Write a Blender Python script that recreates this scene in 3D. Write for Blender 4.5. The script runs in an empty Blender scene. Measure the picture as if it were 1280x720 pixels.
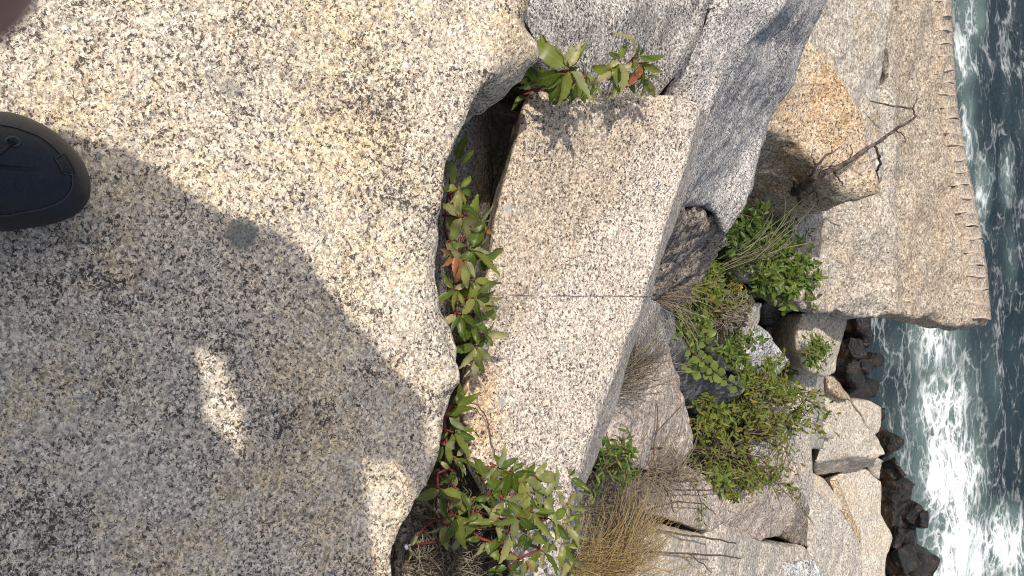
import bpy, bmesh, math, random
import numpy as np
from mathutils import Vector, Matrix

# ------------------------------------------------------------------ camera, world, sun, exposure
SC = bpy.context.scene
COL = SC.collection
F = 1400.0                      # focal length in photo pixels (1280 wide)
TH = math.radians(65)           # how far the phone looks down
CAM = Vector((0, 0, 1.14))
FW = Vector((0, math.cos(TH), -math.sin(TH)))
RT = Vector((0, math.sin(TH), math.cos(TH)))    # picture right = ahead (the phone is held upright, the picture lies on its side)
UP = Vector((-1, 0, 0))                          # picture up = to the left
cd = bpy.data.cameras.new('camera'); cam = bpy.data.objects.new('camera', cd); COL.objects.link(cam)
M = Matrix((RT, UP, -FW)).transposed().to_4x4(); M.translation = CAM
cam.matrix_world = M
cd.sensor_width = 36; cd.lens = F / 1280 * 36
cd.clip_start = 0.002; cd.clip_end = 2000
cd.dof.use_dof = True; cd.dof.focus_distance = 1.7; cd.dof.aperture_fstop = cd.lens / 0.45
SC.camera = cam

SUN_EL = math.radians(62)
SH = Vector((0.70, 0.714))                      # where shadows fall (to the right and ahead)
sv = Vector((-SH.x * math.cos(SUN_EL), -SH.y * math.cos(SUN_EL), math.sin(SUN_EL)))   # towards the sun
w = bpy.data.worlds.new('World'); SC.world = w; w.use_nodes = True
nt = w.node_tree
sky = nt.nodes.new('ShaderNodeTexSky'); sky.sky_type = 'NISHITA'; sky.sun_disc = False
sky.air_density = 1.0; sky.dust_density = 4.0; sky.ozone_density = 0.6
sky.sun_elevation = SUN_EL; sky.sun_rotation = math.atan2(sv.x, sv.y)
hs = nt.nodes.new('ShaderNodeHueSaturation'); hs.inputs['Saturation'].default_value = .85      # thin summer haze
nt.links.new(sky.outputs[0], hs.inputs['Color']); nt.links.new(hs.outputs[0], nt.nodes['Background'].inputs[0]); nt.nodes['Background'].inputs[1].default_value = 0.15
sd = bpy.data.lights.new('sun', 'SUN'); sun = bpy.data.objects.new('sun', sd); COL.objects.link(sun)
sd.energy = 3.6; sd.angle = math.radians(0.55); sd.color = (1, 0.94, 0.84)
sun.rotation_euler = (-sv).to_track_quat('-Z', 'Y').to_euler()
SC.view_settings.view_transform = 'Standard'; SC.view_settings.look = 'None'
SC.view_settings.exposure = 0.12; SC.view_settings.gamma = 1
SC.cycles.use_denoising = True; SC.cycles.denoising_prefilter = 'NONE'; SC.cycles.filter_width = 1.05
SC.cycles.max_bounces = 6

# ------------------------------------------------------------------ helpers
rng = random.Random(7)
nrs = np.random.RandomState(11)

def ray(px, py):
    return FW + RT * ((px - 640) / F) + UP * ((360 - py) / F)
def at(px, py, z):                              # the point at height z behind a photo pixel
    d = ray(px, py); return CAM + d * ((z - CAM.z) / d.z)
def ppm(p):                                     # photo pixels per metre at a point
    return F / (p - CAM).dot(FW)

TAB = nrs.rand(64, 64, 64).astype(np.float32)
def vnoise(p, s):                               # smooth value noise in -1..1
    q = p * s + 17.3; i = np.floor(q).astype(int); f = q - i; f = f * f * (3 - 2 * f)
    r = 0
    for dx in (0, 1):
        for dy in (0, 1):
            for dz in (0, 1):
                wgt = (f[:, 0] if dx else 1 - f[:, 0]) * (f[:, 1] if dy else 1 - f[:, 1]) * (f[:, 2] if dz else 1 - f[:, 2])
                r = r + wgt * TAB[(i[:, 0] + dx) % 64, (i[:, 1] + dy) % 64, (i[:, 2] + dz) % 64]
    return r * 2 - 1

def tag(o, label=None, cat=None, group=None, kind=None):
    if label: o['label'] = label
    if cat: o['category'] = cat
    if group: o['group'] = group
    if kind: o['kind'] = kind
    return o
def link(name, me, mat=None, parent=None, loc=None):
    o = bpy.data.objects.new(name, me); COL.objects.link(o)
    if mat is not None and me is not None and not me.materials: me.materials.append(mat)
    if loc is not None: o.location = loc
    if parent is not None:
        o.parent = parent
        o.matrix_parent_inverse = Matrix.Translation(-parent.location) if parent.type == 'EMPTY' and False else Matrix()
    return o
def empty(name, loc):
    o = bpy.data.objects.new(name, None); COL.objects.link(o); o.location = loc; o.empty_display_size = .05; return o
def mesh(name, V, Fc, smooth=True):
    me = bpy.data.meshes.new(name); me.from_pydata([tuple(v) for v in V], [], Fc); me.update()
    if smooth: me.polygons.foreach_set('use_smooth', [True] * len(me.polygons))
    return me
def coords(me):
    a = np.empty(len(me.vertices) * 3, np.float32); me.vertices.foreach_get('co', a); return a.reshape(-1, 3)
def setco(me, a):
    me.vertices.foreach_set('co', np.asarray(a, np.float32).ravel()); me.update()
def normals(me):
    a = np.empty(len(me.vertices) * 3, np.float32); me.vertex_normals.foreach_get('vector', a); return a.reshape(-1, 3)
def shift_to(me, loc):
    setco(me, coords(me) - np.array(loc, np.float32))

def remesh(me, voxel, smooth=1):
    o = bpy.data.objects.new('tmp', me); COL.objects.link(o)
    m = o.modifiers.new('r', 'REMESH'); m.mode = 'VOXEL'; m.voxel_size = voxel; m.adaptivity = 0
    if smooth:
        s = o.modifiers.new('s', 'SMOOTH'); s.iterations = smooth; s.factor = .5
    dg = bpy.context.evaluated_depsgraph_get()
    r = bpy.data.meshes.new_from_object(o.evaluated_get(dg))
    bpy.data.objects.remove(o); bpy.data.meshes.remove(me)
    r.polygons.foreach_set('use_smooth', [True] * len(r.polygons))
    return r

def tube(V, Fc, pts, rad, n=6, cap=True):
    """append a tapered tube along pts to V, Fc"""
    pts = [Vector(p) for p in pts]; base = len(V); m = len(pts)
    if not hasattr(rad, '__len__'): rad = [rad] * m
    prev = None
    for i, p in enumerate(pts):
        t = (pts[min(i + 1, m - 1)] - pts[max(i - 1, 0)]).normalized()
        u = prev - t * prev.dot(t) if prev is not None else t.orthogonal()
        if u.length < 1e-6: u = t.orthogonal()
        u.normalize(); prev = u; v = t.cross(u)
        for k in range(n):
            a = 2 * math.pi * k / n
            V.append(p + (u * math.cos(a) + v * math.sin(a)) * rad[i])
    for i in range(m - 1):
        for k in range(n):
            a, b = base + i * n + k, base + i * n + (k + 1) % n
            Fc.append((a, b, b + n, a + n))
    if cap:
        Fc.append(tuple(base + k for k in reversed(range(n)))); Fc.append(tuple(base + (m - 1) * n + k for k in range(n)))

def ball(V, Fc, c, r, n=10, m=7, axes=None):
    base = len(V); c = Vector(c)
    if not hasattr(r, '__len__'): r = (r, r, r)
    V.append(c + Vector((0, 0, r[2])))
    for i in range(1, m):
        ph = math.pi * i / m
        for k in range(n):
            a = 2 * math.pi * k / n
            V.append(c + Vector((r[0] * math.sin(ph) * math.cos(a), r[1] * math.sin(ph) * math.sin(a), r[2] * math.cos(ph))))
    V.append(c - Vector((0, 0, r[2]))); last = len(V) - 1
    for k in range(n):
        Fc.append((base, base + 1 + k, base + 1 + (k + 1) % n))
        Fc.append((last, base + 1 + (m - 2) * n + (k + 1) % n, base + 1 + (m - 2) * n + k))
    for i in range(m - 2):
        for k in range(n):
            a = base + 1 + i * n + k; b = base + 1 + i * n + (k + 1) % n
            Fc.append((a, a + n, b + n, b))

# ------------------------------------------------------------------ materials
class N:
    """small node-building helper"""
    def __init__(s, name):
        s.m = bpy.data.materials.new(name); s.m.use_nodes = True; s.t = s.m.node_tree
        s.b = s.t.nodes['Principled BSDF']; s.co = s.t.nodes.new('ShaderNodeTexCoord').outputs['Object']
    def new(s, ty, **kw):
        n = s.t.nodes.new('ShaderNode' + ty)
        for k, v in kw.items():
            if k in n.inputs or isinstance(k, int): s.put(n.inputs[k], v)
            else: setattr(n, k, v)
        return n
    def put(s, sock, v):
        if isinstance(v, bpy.types.NodeSocket): s.t.links.new(v, sock)
        else: sock.default_value = v
    def noise(s, sc, det=3, rough=.55, co=None, dist=0):
        n = s.new('TexNoise'); s.put(n.inputs['Vector'], co or s.co)
        n.inputs['Scale'].default_value = sc; n.inputs['Detail'].default_value = det; n.inputs['Roughness'].default_value = rough
        n.inputs['Distortion'].default_value = dist
        return n.outputs['Fac'], n.outputs['Color']
    def vor(s, sc, co=None, feature='F1', out='Color', rand=1):
        n = s.new('TexVoronoi'); n.feature = feature; s.put(n.inputs['Vector'], co or s.co); n.inputs['Scale'].default_value = sc
        n.inputs['Randomness'].default_value = rand
        return n.outputs[out]
    def math(s, op, a, b=0, c=0, clamp=False):
        n = s.new('Math', operation=op); n.use_clamp = clamp
        for i, v in enumerate((a, b, c)): s.put(n.inputs[i], v)
        return n.outputs[0]
    def vec(s, op, a, b):
        n = s.new('VectorMath', operation=op); s.put(n.inputs[0], a)
        if op == 'SCALE': s.put(n.inputs['Scale'], b)
        else: s.put(n.inputs[1], b)
        return n.outputs[0]
    def mix(s, f, a, b, blend='MIX'):
        n = s.new('Mix', data_type='RGBA', blend_type=blend); s.put(n.inputs[0], f)
        for i, v in ((6, a), (7, b)):
            s.put(n.inputs[i], v if isinstance(v, bpy.types.NodeSocket) else (*v, 1) if len(v) == 3 else v)
        return n.outputs[2]
    def ramp(s, f, stops, interp='LINEAR'):
        n = s.new('ValToRGB'); e = n.color_ramp.elements; n.color_ramp.interpolation = interp
        while len(e) < len(stops): e.new(.5)
        for el, (p, c) in zip(e, stops):
            el.position = p; el.color = (*c, 1) if hasattr(c, '__len__') else (c, c, c, 1)
        s.put(n.inputs[0], f); return n.outputs[0]
    def sstep(s, v, lo, hi):
        n = s.new('MapRange'); n.interpolation_type = 'SMOOTHSTEP'
        s.put(n.inputs[0], v); n.inputs[1].default_value = lo; n.inputs[2].default_value = hi
        return n.outputs[0]
    def sep(s, c, ch):
        n = s.new('SeparateColor'); s.put(n.inputs[0], c); return n.outputs[ch]
    def map(s, scale=(1, 1, 1), rot=(0, 0, 0), loc=(0, 0, 0), co=None):
        n = s.new('Mapping'); s.put(n.inputs['Vector'], co or s.co)
        n.inputs['Scale'].default_value = scale; n.inputs['Rotation'].default_value = rot; n.inputs['Location'].default_value = loc
        return n.outputs[0]
    def bump(s, h, strength, dist):
        n = s.new('Bump'); n.inputs['Strength'].default_value = strength; n.inputs['Distance'].default_value = dist
        s.put(n.inputs['Height'], h); return n.outputs[0]

def granite(name, light=(.62, .55, .45), mid=(.36, .33, .29), tint=(.50, .39, .20), tint_amt=.5, tint_lo=.45, grain=.0025,
            dark=.40, patch=.10, coarse=0.0, relief=.004, stretch=(1, 1, 1), rot=(0, 0, 0), extra=None, seed=0, grey=.3, black=.88, streak=0.0):
    n = N(name); s = 1 / grain
    co = n.map(stretch, rot, (seed * 3.1, seed * 1.7, seed))
    wob = n.noise(s * .8, 3, .7, co)[1]
    wc = n.vec('ADD', co, n.vec('SCALE', n.vec('SUBTRACT', wob, (.5, .5, .5)), grain * 2.6))
    v1 = n.sep(n.vor(s, wc), 0)
    v3 = n.sep(n.vor(s * .62, wc), 2)
    big = n.noise(7, 4, .62, co)[0]
    mott = n.noise(34, 3, .6, co)[0]
    pat = n.math('MULTIPLY', n.math('ADD', n.math('SUBTRACT', mott, .5), n.math('MULTIPLY', n.math('SUBTRACT', big, .5), 1.3)), patch)
    if streak:
        sm = n.map((1.0, .38, .6), (0, 0, .9), (2, 5, 1), co)
        sk = n.math('MULTIPLY', n.sstep(n.noise(16, 5, .66, sm, .8)[0], .56, .70), streak)
        pat = n.math('ADD', pat, sk)
    # crystals: cream, white and smoky grey
    grain_c = n.ramp(v1, [(0, tuple(c * .62 for c in mid)), (.22, mid), (.42, tuple((a + b) / 2 for a, b in zip(light, mid))),
                          (.6, light), (.85, tuple(min(.86, c * 1.2) for c in light)), (1, tuple(min(.9, c * 1.42) for c in light))])
    c = n.mix(1, grain_c, n.ramp(v3, [(0, .66), (.4, .98), (1, 1.12)]), 'MULTIPLY')
    yl = n.math('MULTIPLY', n.sstep(n.math('ADD', n.math('MULTIPLY', n.noise(5.5, 4, .6, co)[0], .6), n.math('MULTIPLY', n.noise(90, 3, .6, co)[0], .4)), tint_lo, tint_lo + .2), tint_amt)
    c = n.mix(yl, c, n.mix(1, c, tuple(min(1.0, x / .47) for x in tint), 'MULTIPLY'))
    c = n.mix(n.math('MULTIPLY', n.sstep(n.noise(14, 5, .65, n.map(loc=(7, 3, 1), co=co))[0], .5, .72), grey), c, n.mix(1, c, (.66, .68, .72), 'MULTIPLY'))
    # ragged flecks of dark mica, clumped
    f1 = n.math('ADD', n.noise(s * .62, 4, .72, co, .7)[0], pat)
    f2 = n.math('ADD', n.noise(s * 1.3, 3, .7, n.map(loc=(3, 9, 4), co=co))[0], n.math('MULTIPLY', pat, .5))
    lim = .62 - dark * .20
    blk = n.sstep(f1, lim + .02, lim + .055)
    blk2 = n.sstep(f2, lim + .06, lim + .095)
    halo = n.sstep(f1, lim - .05, lim + .05)
    c = n.mix(n.math('MULTIPLY', halo, .22), c, (.24, .20, .17))
    c = n.mix(n.math('MULTIPLY', blk2, black * .8), c, (.045, .040, .036))
    c = n.mix(n.math('MULTIPLY', blk, black), c, (.026, .024, .024))
    if coarse:
        cr = n.ramp(n.noise(1 / .012, 4, .7, co)[0], [(.28, .66), (.5, 1.0), (.72, 1.18)])
        c = n.mix(coarse, c, n.mix(1, c, cr, 'MULTIPLY'))
    if extra: c = extra(n, c)
    n.put(n.b.inputs['Base Color'], c)
    n.b.inputs['Roughness'].default_value = .8; n.b.inputs['Specular IOR Level'].default_value = .25
    h = n.math('ADD', n.math('MULTIPLY', n.noise(s * .5, 3, .6, co)[0], .3), n.math('MULTIPLY', n.noise(70, 5, .7, co)[0], .9))
    n.put(n.b.inputs['Normal'], n.bump(h, 1.0, relief))
    return n.m

def flat_mat(name, col, rough=.6, var=.15, sc=40, relief=0, spec=.3, col2=None, lo=.4, hi=.65):
    n = N(name); f = n.noise(sc, 4, .6)[0]
    a = tuple(c * (1 - var) for c in col); b = tuple(min(1, c * (1 + var)) for c in col)
    c = n.mix(n.sstep(f, .3, .7), a, b)
    if col2: c = n.mix(n.sstep(n.noise(sc * .3, 4, .6)[0], lo, hi), c, col2)
    n.put(n.b.inputs['Base Color'], c); n.b.inputs['Roughness'].default_value = rough; n.b.inputs['Specular IOR Level'].default_value = spec
    if relief: n.put(n.b.inputs['Normal'], n.bump(f, .8, relief))
    return n.m

def leaf_mat(name, cols, back=.75, rough=.40, trans=.32, spots=None, veins=False):
    n = N(name)
    r = n.new('ObjectInfo').outputs['Random']; at_ = n.new('Attribute', attribute_name='tone').outputs['Fac']
    f = n.math('FRACT', n.math('ADD', r, at_))
    c = n.ramp(f, [(i / max(1, len(cols) - 1), k) for i, k in enumerate(cols)])
    c = n.mix(n.math('MULTIPLY', n.sstep(n.noise(6 if veins else 90, 3, .6)[0], .4, .75), .5), c, n.mix(1, c, (.6, .62, .5), 'MULTIPLY'))
    if spots: c = n.mix(n.sstep(n.noise(8 if veins else 120, 3, .6)[0], .62, .7), c, spots)
    if veins:
        xy = n.new('SeparateXYZ'); n.put(xy.inputs[0], n.co); ax = n.math('ABSOLUTE', xy.outputs[0])
        mid_ = n.math('SUBTRACT', 1, n.sstep(ax, .006, .022))
        sv_ = n.math('PINGPONG', n.math('MULTIPLY', n.math('SUBTRACT', xy.outputs[1], n.math('MULTIPLY', ax, .9)), 9), .5)
        sv_ = n.math('MULTIPLY', n.math('SUBTRACT', 1, n.sstep(sv_, .02, .12)), .5)
        c = n.mix(n.math('MULTIPLY', n.math('MAXIMUM', mid_, sv_), .5), c, n.mix(.5, c, (.34, .38, .16)))
        edge = n.sstep(n.math('ADD', ax, n.math('MULTIPLY', n.noise(5, 4, .7, n.vec('ADD', n.co, r))[0], .35)), .31, .40)
        c = n.mix(n.math('MULTIPLY', edge, .6), c, (.14, .085, .035))
    g = n.new('NewGeometry').outputs['Backfacing']
    c = n.mix(n.math('MULTIPLY', g, back), c, n.mix(.55, c, (.30, .36, .18)))
    n.put(n.b.inputs['Base Color'], c); n.b.inputs['Roughness'].default_value = rough; n.b.inputs['Specular IOR Level'].default_value = .4
    tr = n.new('BsdfTranslucent'); n.put(tr.inputs[0], c)
    mx = n.new('MixShader'); mx.inputs[0].default_value = trans
    n.put(mx.inputs[1], n.b.outputs[0]); n.put(mx.inputs[2], tr.outputs[0])
    n.t.links.new(mx.outputs[0], n.t.nodes['Material Output'].inputs[0])
    n.m.use_backface_culling = False
    return n.m

def lichen_near(n, c):
    # a grey-green lichen disc and a few faint ones on the rock (own shapes)
    for (px, py, r, z) in ((308, 291, .0155, 0.0), (292, 108, .010, 0.0)):
        p = at(px, py, z) - NEAR_LOC
        d = n.new('VectorMath', operation='DISTANCE'); n.put(d.inputs[0], n.vec('MULTIPLY', n.co, (1, 1, 0))); d.inputs[1].default_value = (p.x, p.y, 0)
        dd = n.math('ADD', d.outputs['Value'], n.math('MULTIPLY', n.math('SUBTRACT', n.noise(180, 3)[0], .5), .012))
        f = n.math('SUBTRACT', 1, n.sstep(dd, r * .85, r * 1.2))
        c = n.mix(n.math('MULTIPLY', f, .85 if r > .012 else .5), c, n.mix(n.sstep(n.vor(300, out='Distance'), .25, .6), (.10, .11, .10), (.20, .21, .185)))
    return c
def crack_slab(n, c):
    # hairline crack straight across the slab and a few pale lichen discs
    a = at(622, 369, -.25) - SLAB_LOC; b = at(812, 371, -.29) - SLAB_LOC
    dirv = (b - a); L = dirv.length; dirv.normalize(); nv = Vector((-dirv.y, dirv.x, 0)).normalized()
    dp = n.new('VectorMath', operation='DOT_PRODUCT'); n.put(dp.inputs[0], n.vec('SUBTRACT', n.co, tuple(a))); dp.inputs[1].default_value = tuple(nv)
    d = n.math('ABSOLUTE', n.math('ADD', dp.outputs['Value'], n.math('MULTIPLY', n.math('SUBTRACT', n.noise(60, 3)[0], .5), .006)))
    brk = n.sstep(n.noise(22, 4, .6)[0], .28, .52)
    f = n.math('MULTIPLY', n.math('SUBTRACT', 1, n.sstep(d, .0003, .0017)), brk)
    xy = n.new('SeparateXYZ'); n.put(xy.inputs[0], n.co)
    # weathered brown skin on the older half of the top (head end and crack side)
    wa = at(880, 135, -.27) - SLAB_LOC; wb_ = at(660, 400, -.25) - SLAB_LOC; wd = wb_ - wa; wn = Vector((-wd.y, wd.x, 0)).normalized()
    if wn.y > 0: wn = -wn
    dq = n.new('VectorMath', operation='DOT_PRODUCT'); n.put(dq.inputs[0], n.vec('SUBTRACT', n.co, tuple(wa))); dq.inputs[1].default_value = tuple(wn)
    wf = n.sstep(n.math('ADD', dq.outputs['Value'], n.math('MULTIPLY', n.math('SUBTRACT', n.noise(14, 5, .65)[0], .5), .16)), -.01, .05)
    c = n.mix(n.math('MULTIPLY', wf, .85), c, n.mix(1, c, (.78, .735, .67), 'MULTIPLY'))
    ra = at(600, 505, -.235) - SLAB_LOC
    dr_ = n.new('VectorMath', operation='DISTANCE'); n.put(dr_.inputs[0], n.vec('MULTIPLY', n.co, (.45, 1, 0))); dr_.inputs[1].default_value = (ra.x * .45, ra.y, 0)
    rf = n.math('SUBTRACT', 1, n.sstep(n.math('ADD', dr_.outputs['Value'], n.math('MULTIPLY', n.math('SUBTRACT', n.noise(40, 4)[0], .5), .06)), .01, .055))
    c = n.mix(n.math('MULTIPLY', rf, .6), c, n.mix(1, c, (.86, .62, .36), 'MULTIPLY'))
    c = n.mix(n.math('MULTIPLY', f, .85), c, (.07, .06, .05))
    for (px, py, r) in ((727, 434, .0055), (619, 502, .0065), (705, 436, .006), (624, 262, .007)):
        p = at(px, py, -.26) - SLAB_LOC
        ds = n.new('VectorMath', operation='DISTANCE'); n.put(ds.inputs[0], n.vec('MULTIPLY', n.co, (1, 1, 0))); ds.inputs[1].default_value = (p.x, p.y, 0)
        f = n.math('SUBTRACT', 1, n.sstep(ds.outputs['Value'], r * .8, r * 1.1))
        c = n.mix(n.math('MULTIPLY', f, .7), c, (.36, .38, .35))
    return c

# ------------------------------------------------------------------ rocks
def chips(me, co, nn, voxel, sd_):
    """how deep convex edges are broken away, by vertex (curvature times ragged noise)"""
    ed = np.empty(len(me.edges) * 2, np.int32); me.edges.foreach_get('vertices', ed); ed = ed.reshape(-1, 2)
    deg = np.bincount(ed.ravel(), minlength=len(co)).astype(np.float32)[:, None]
    def mean(a):
        r = np.zeros_like(a); np.add.at(r, ed[:, 0], a[ed[:, 1]]); np.add.at(r, ed[:, 1], a[ed[:, 0]]); return r / np.maximum(deg, 1)
    cv = ((co - mean(co)) * nn).sum(1)[:, None] / voxel
    m = np.clip(cv * 5, 0, 1)
    for _ in range(2): m = np.maximum(m * .85, mean(m))
    q = co + sd_
    rag = np.clip(vnoise(q, 11) * .6 + vnoise(q, 27) * .55 + vnoise(q, 60) * .35, -.15, 1) + .15
    return m[:, 0] * rag * min(.022, voxel * 2.0)

def rock(name, V, label, mat, faces=None, drop=.5, voxel=.012, smooth=2, amp=1.0, shrink=.12, rayk=.55, group=None, kind=None, cat='rock',
         disp=((2.5, .022), (7, .012), (22, .005), (60, .0022)), chip=1.0):
    P = [at(*v) for v in V]
    if faces is None: faces = [list(range(len(V)))]
    cnt = {}
    for f in faces:
        for a, b in zip(f, f[1:] + f[:1]): cnt.setdefault(frozenset((a, b)), []).append((a, b))
    bd = {e[0][0]: e[0][1] for e in cnt.values() if len(e) == 1}
    start = next(iter(bd)); loop = [start]; k = bd[start]
    while k != start and len(loop) < 200: loop.append(k); k = bd[k]
    cen = sum((P[i] for i in loop), Vector()) / len(loop)
    base = len(P); allP = list(P); Fc = [tuple(f) for f in faces]
    for i in loop:
        d = (P[i] - CAM).normalized() * rayk + Vector((0, 0, -1)) * (1 - rayk)
        q = P[i] + d.normalized() * drop; c2 = cen + d.normalized() * drop
        allP.append(q + (c2 - q) * shrink)
    m = len(loop)
    for j in range(m):
        a, b = loop[j], loop[(j + 1) % m]
        Fc.append((b, a, base + j, base + (j + 1) % m))
    Fc.append(tuple(base + j for j in range(m)))
    me = mesh(name, allP, Fc, False)
    bm = bmesh.new(); bm.from_mesh(me); bmesh.ops.triangulate(bm, faces=bm.faces[:]); bmesh.ops.recalc_face_normals(bm, faces=bm.faces[:]); bm.to_mesh(me); bm.free()
    me = remesh(me, voxel, smooth)
    co = coords(me); nn = normals(me); sd_ = nrs.rand(3) * 20; off = -chips(me, co, nn, voxel, sd_) * chip
    for s, a_ in disp:
        off += a_ * amp * vnoise(co + sd_, s)
    setco(me, co + nn * off[:, None])
    loc = Vector((cen.x, cen.y, min(p.z for p in allP)))
    shift_to(me, loc)
    o = link(name, me, mat, loc=loc)
    tag(o, label, cat, group, kind)
    return o

FINE = ((3, .012), (9, .006), (28, .0028), (70, .0014))

NEAR_V = [(-560, -420, .02), (250, -420, .02), (500, -300, -.02), (668, -120, -.04), (668, -20, -.05), (664, 12, -.045), (656, 29, -.04), (626, 70, -.03), (602, 103, -.03),
          (584, 146, -.03), (566, 178, -.03), (556, 212, -.03), (551, 258, -.03), (549, 312, -.03), (553, 372, -.03), (557, 396, -.03),
          (573, 421, -.03), (584, 450, -.03), (579, 482, -.03), (561, 525, -.03), (551, 570, -.03), (537, 603, -.03), (524, 637, -.03),
          (505, 660, -.03), (497, 690, -.03), (494, 745, -.03), (470, 1000, -.03), (300, 1250, 0), (-560, 1250, .02),
          (669, 38, -.05), (673, 72, -.07), (655, 92, -.09), (606, 150, -.16)]
NEAR_LOC_P = [at(*v) for v in NEAR_V]
NEAR_LOC = None
# (the material needs the rock's origin, which rock() sets to the outline's centre)
def centre_of(V, faces=None):
    idx = range(len(V)) if faces is None else faces
    c = Vector()
    for i in idx: c += at(*V[i])
    return c / len(idx)
SLAB_V = [(668, 113, -.235), (681, 109, -.235), (700, 116, -.24), (722, 123, -.24), (780, 121, -.25), (840, 115, -.26), (874, 121, -.27), (882, 130, -.275), (874, 155, -.275),
          (862, 200, -.28), (846, 246, -.285), (832, 290, -.29), (816, 340, -.29), (800, 390, -.29), (779, 432, -.29), (765, 478, -.29),
          (741, 540, -.285), (718, 600, -.28), (706, 650, -.28), (694, 740, -.28), (684, 860, -.28), (668, 860, -.25), (624, 645, -.24), (590, 580, -.235),
          (577, 515, -.23), (583, 470, -.23), (596, 420, -.23), (606, 345, -.225), (612, 290, -.225), (626, 230, -.225), (641, 180, -.23), (650, 148, -.23), (660, 122, -.235),
          (888, 140, -.40), (872, 205, -.40), (857, 250, -.41), (842, 294, -.42), (826, 344, -.42), (810, 394, -.42), (790, 438, -.42), (776, 484, -.42), (753, 546, -.42), (731, 606, -.42), (720, 655, -.42), (706, 745, -.42), (690, 860, -.42)]
near_faces = [list(range(0, 29)), [6, 29, 30, 31, 32, 8, 7]]
slab_top = list(range(0, 33))
slab_bev = []
ti = [7, 9, 10, 11, 12, 13, 14, 15, 16, 17, 18, 19, 20]; bi = list(range(33, 46))
slab_faces = [slab_top, [8, 7, 33], [9, 8, 33, 34]] + [[ti[j + 1], ti[j], bi[j], bi[j + 1]] for j in range(1, 12)]
near_loop = [i for i in range(29) if i != 7] + [29, 30, 31, 32]
NEAR_LOC = centre_of(NEAR_V, near_loop)
SLAB_LOC = centre_of(SLAB_V, [i for i in range(33) if i not in (8, 9, 10, 11, 12, 13, 14, 15, 16, 17, 18, 19)] + bi)

M_near = granite('granite_near', light=(.68, .585, .46), mid=(.46, .40, .33), tint=(.47, .415, .31), tint_amt=.75, tint_lo=.45, dark=.46, patch=.16, streak=.07, relief=.0035, extra=lichen_near, grey=.55)
M_slab = granite('granite_slab', light=(.72, .61, .50), mid=(.47, .41, .35), tint=(.46, .40, .31), tint_amt=.3, tint_lo=.50, dark=.44, patch=.09, relief=.003, extra=crack_slab, seed=2, grey=.2)
M_grey = granite('granite_grey', light=(.62, .57, .51), mid=(.38, .36, .34), tint=(.45, .41, .35), tint_amt=.35, dark=.56, patch=.14, relief=.006, seed=3, grey=.5)
M_blue = granite('granite_bluegrey', light=(.66, .61, .56), mid=(.43, .41, .40), tint=(.46, .40, .37), tint_amt=.4, tint_lo=.52, dark=.55, patch=.10, relief=.006, seed=4, stretch=(1, 1, .6), grey=.5)
M_orange = granite('granite_ochre', light=(.60, .49, .36), mid=(.45, .36, .26), tint=(.45, .34, .21), tint_amt=.75, tint_lo=.44, dark=.40, patch=.08, grain=.005, coarse=.4, relief=.006, seed=5, grey=.2)
M_far = granite('granite_far', light=(.58, .525, .455), mid=(.43, .395, .345), tint=(.45, .40, .33), tint_amt=.4, dark=.33, patch=.08, grain=.006, coarse=.8, relief=.008, seed=6, grey=.35, black=.6)
M_drill = granite('granite_quarried', light=(.53, .46, .375), mid=(.40, .345, .28), tint=(.46, .39, .30), tint_amt=.5, dark=.33, patch=.08, grain=.007, coarse=.95, relief=.012, seed=7, grey=.2, black=.6)
M_pale = granite('granite_pale', light=(.58, .515, .43), mid=(.48, .43, .36), tint=(.47, .41, .32), tint_amt=.5, dark=.22, patch=.05, grain=.006, coarse=.6, relief=.006, seed=8, grey=.2, black=.4)
M_pink = granite('granite_pinkish', light=(.58, .49, .41), mid=(.42, .35, .29), tint=(.47, .38, .31), tint_amt=.5, dark=.30, patch=.06, grain=.005, coarse=.7, relief=.008, seed=9, grey=.25, black=.6)
M_white = granite('granite_white', light=(.70, .68, .65), mid=(.50, .50, .49), tint=(.47, .46, .43), tint_amt=.2, dark=.48, patch=.10, grain=.007, relief=.006, seed=10, grey=.1)
M_shade = granite('granite_shade', light=(.20, .195, .19), mid=(.13, .128, .125), tint=(.44, .30, .18), tint_amt=.5, tint_lo=.55, dark=.45, patch=.10, grain=.006, relief=.006, seed=11)  # shade put into the colour, for the stones lying in shadow
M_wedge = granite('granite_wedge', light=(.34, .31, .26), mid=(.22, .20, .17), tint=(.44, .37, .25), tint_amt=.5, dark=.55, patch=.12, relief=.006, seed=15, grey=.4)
M_rust = granite('granite_rust', light=(.58, .52, .44), mid=(.43, .39, .33), tint=(.43, .33, .19), tint_amt=.85, tint_lo=.49, dark=.33, patch=.08, grain=.006, coarse=.8, relief=.008, seed=16, grey=.35, black=.6)
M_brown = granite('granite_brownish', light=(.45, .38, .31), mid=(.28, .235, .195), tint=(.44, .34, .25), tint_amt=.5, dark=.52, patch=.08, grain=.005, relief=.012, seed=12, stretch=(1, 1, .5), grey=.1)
nw = N('wet_rock')
nw_c = nw.mix(nw.sstep(nw.noise(6, 4, .6)[0], .4, .65), (.008, .008, .008), (.045, .028, .018))
nw.put(nw.b.inputs['Base Color'], nw_c); nw.b.inputs['Roughness'].default_value = .2; nw.b.inputs['Specular IOR Level'].default_value = .5
nw.put(nw.b.inputs['Normal'], nw.bump(nw.noise(25, 5, .65)[0], 1, .03)); M_wet = nw.m

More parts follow.
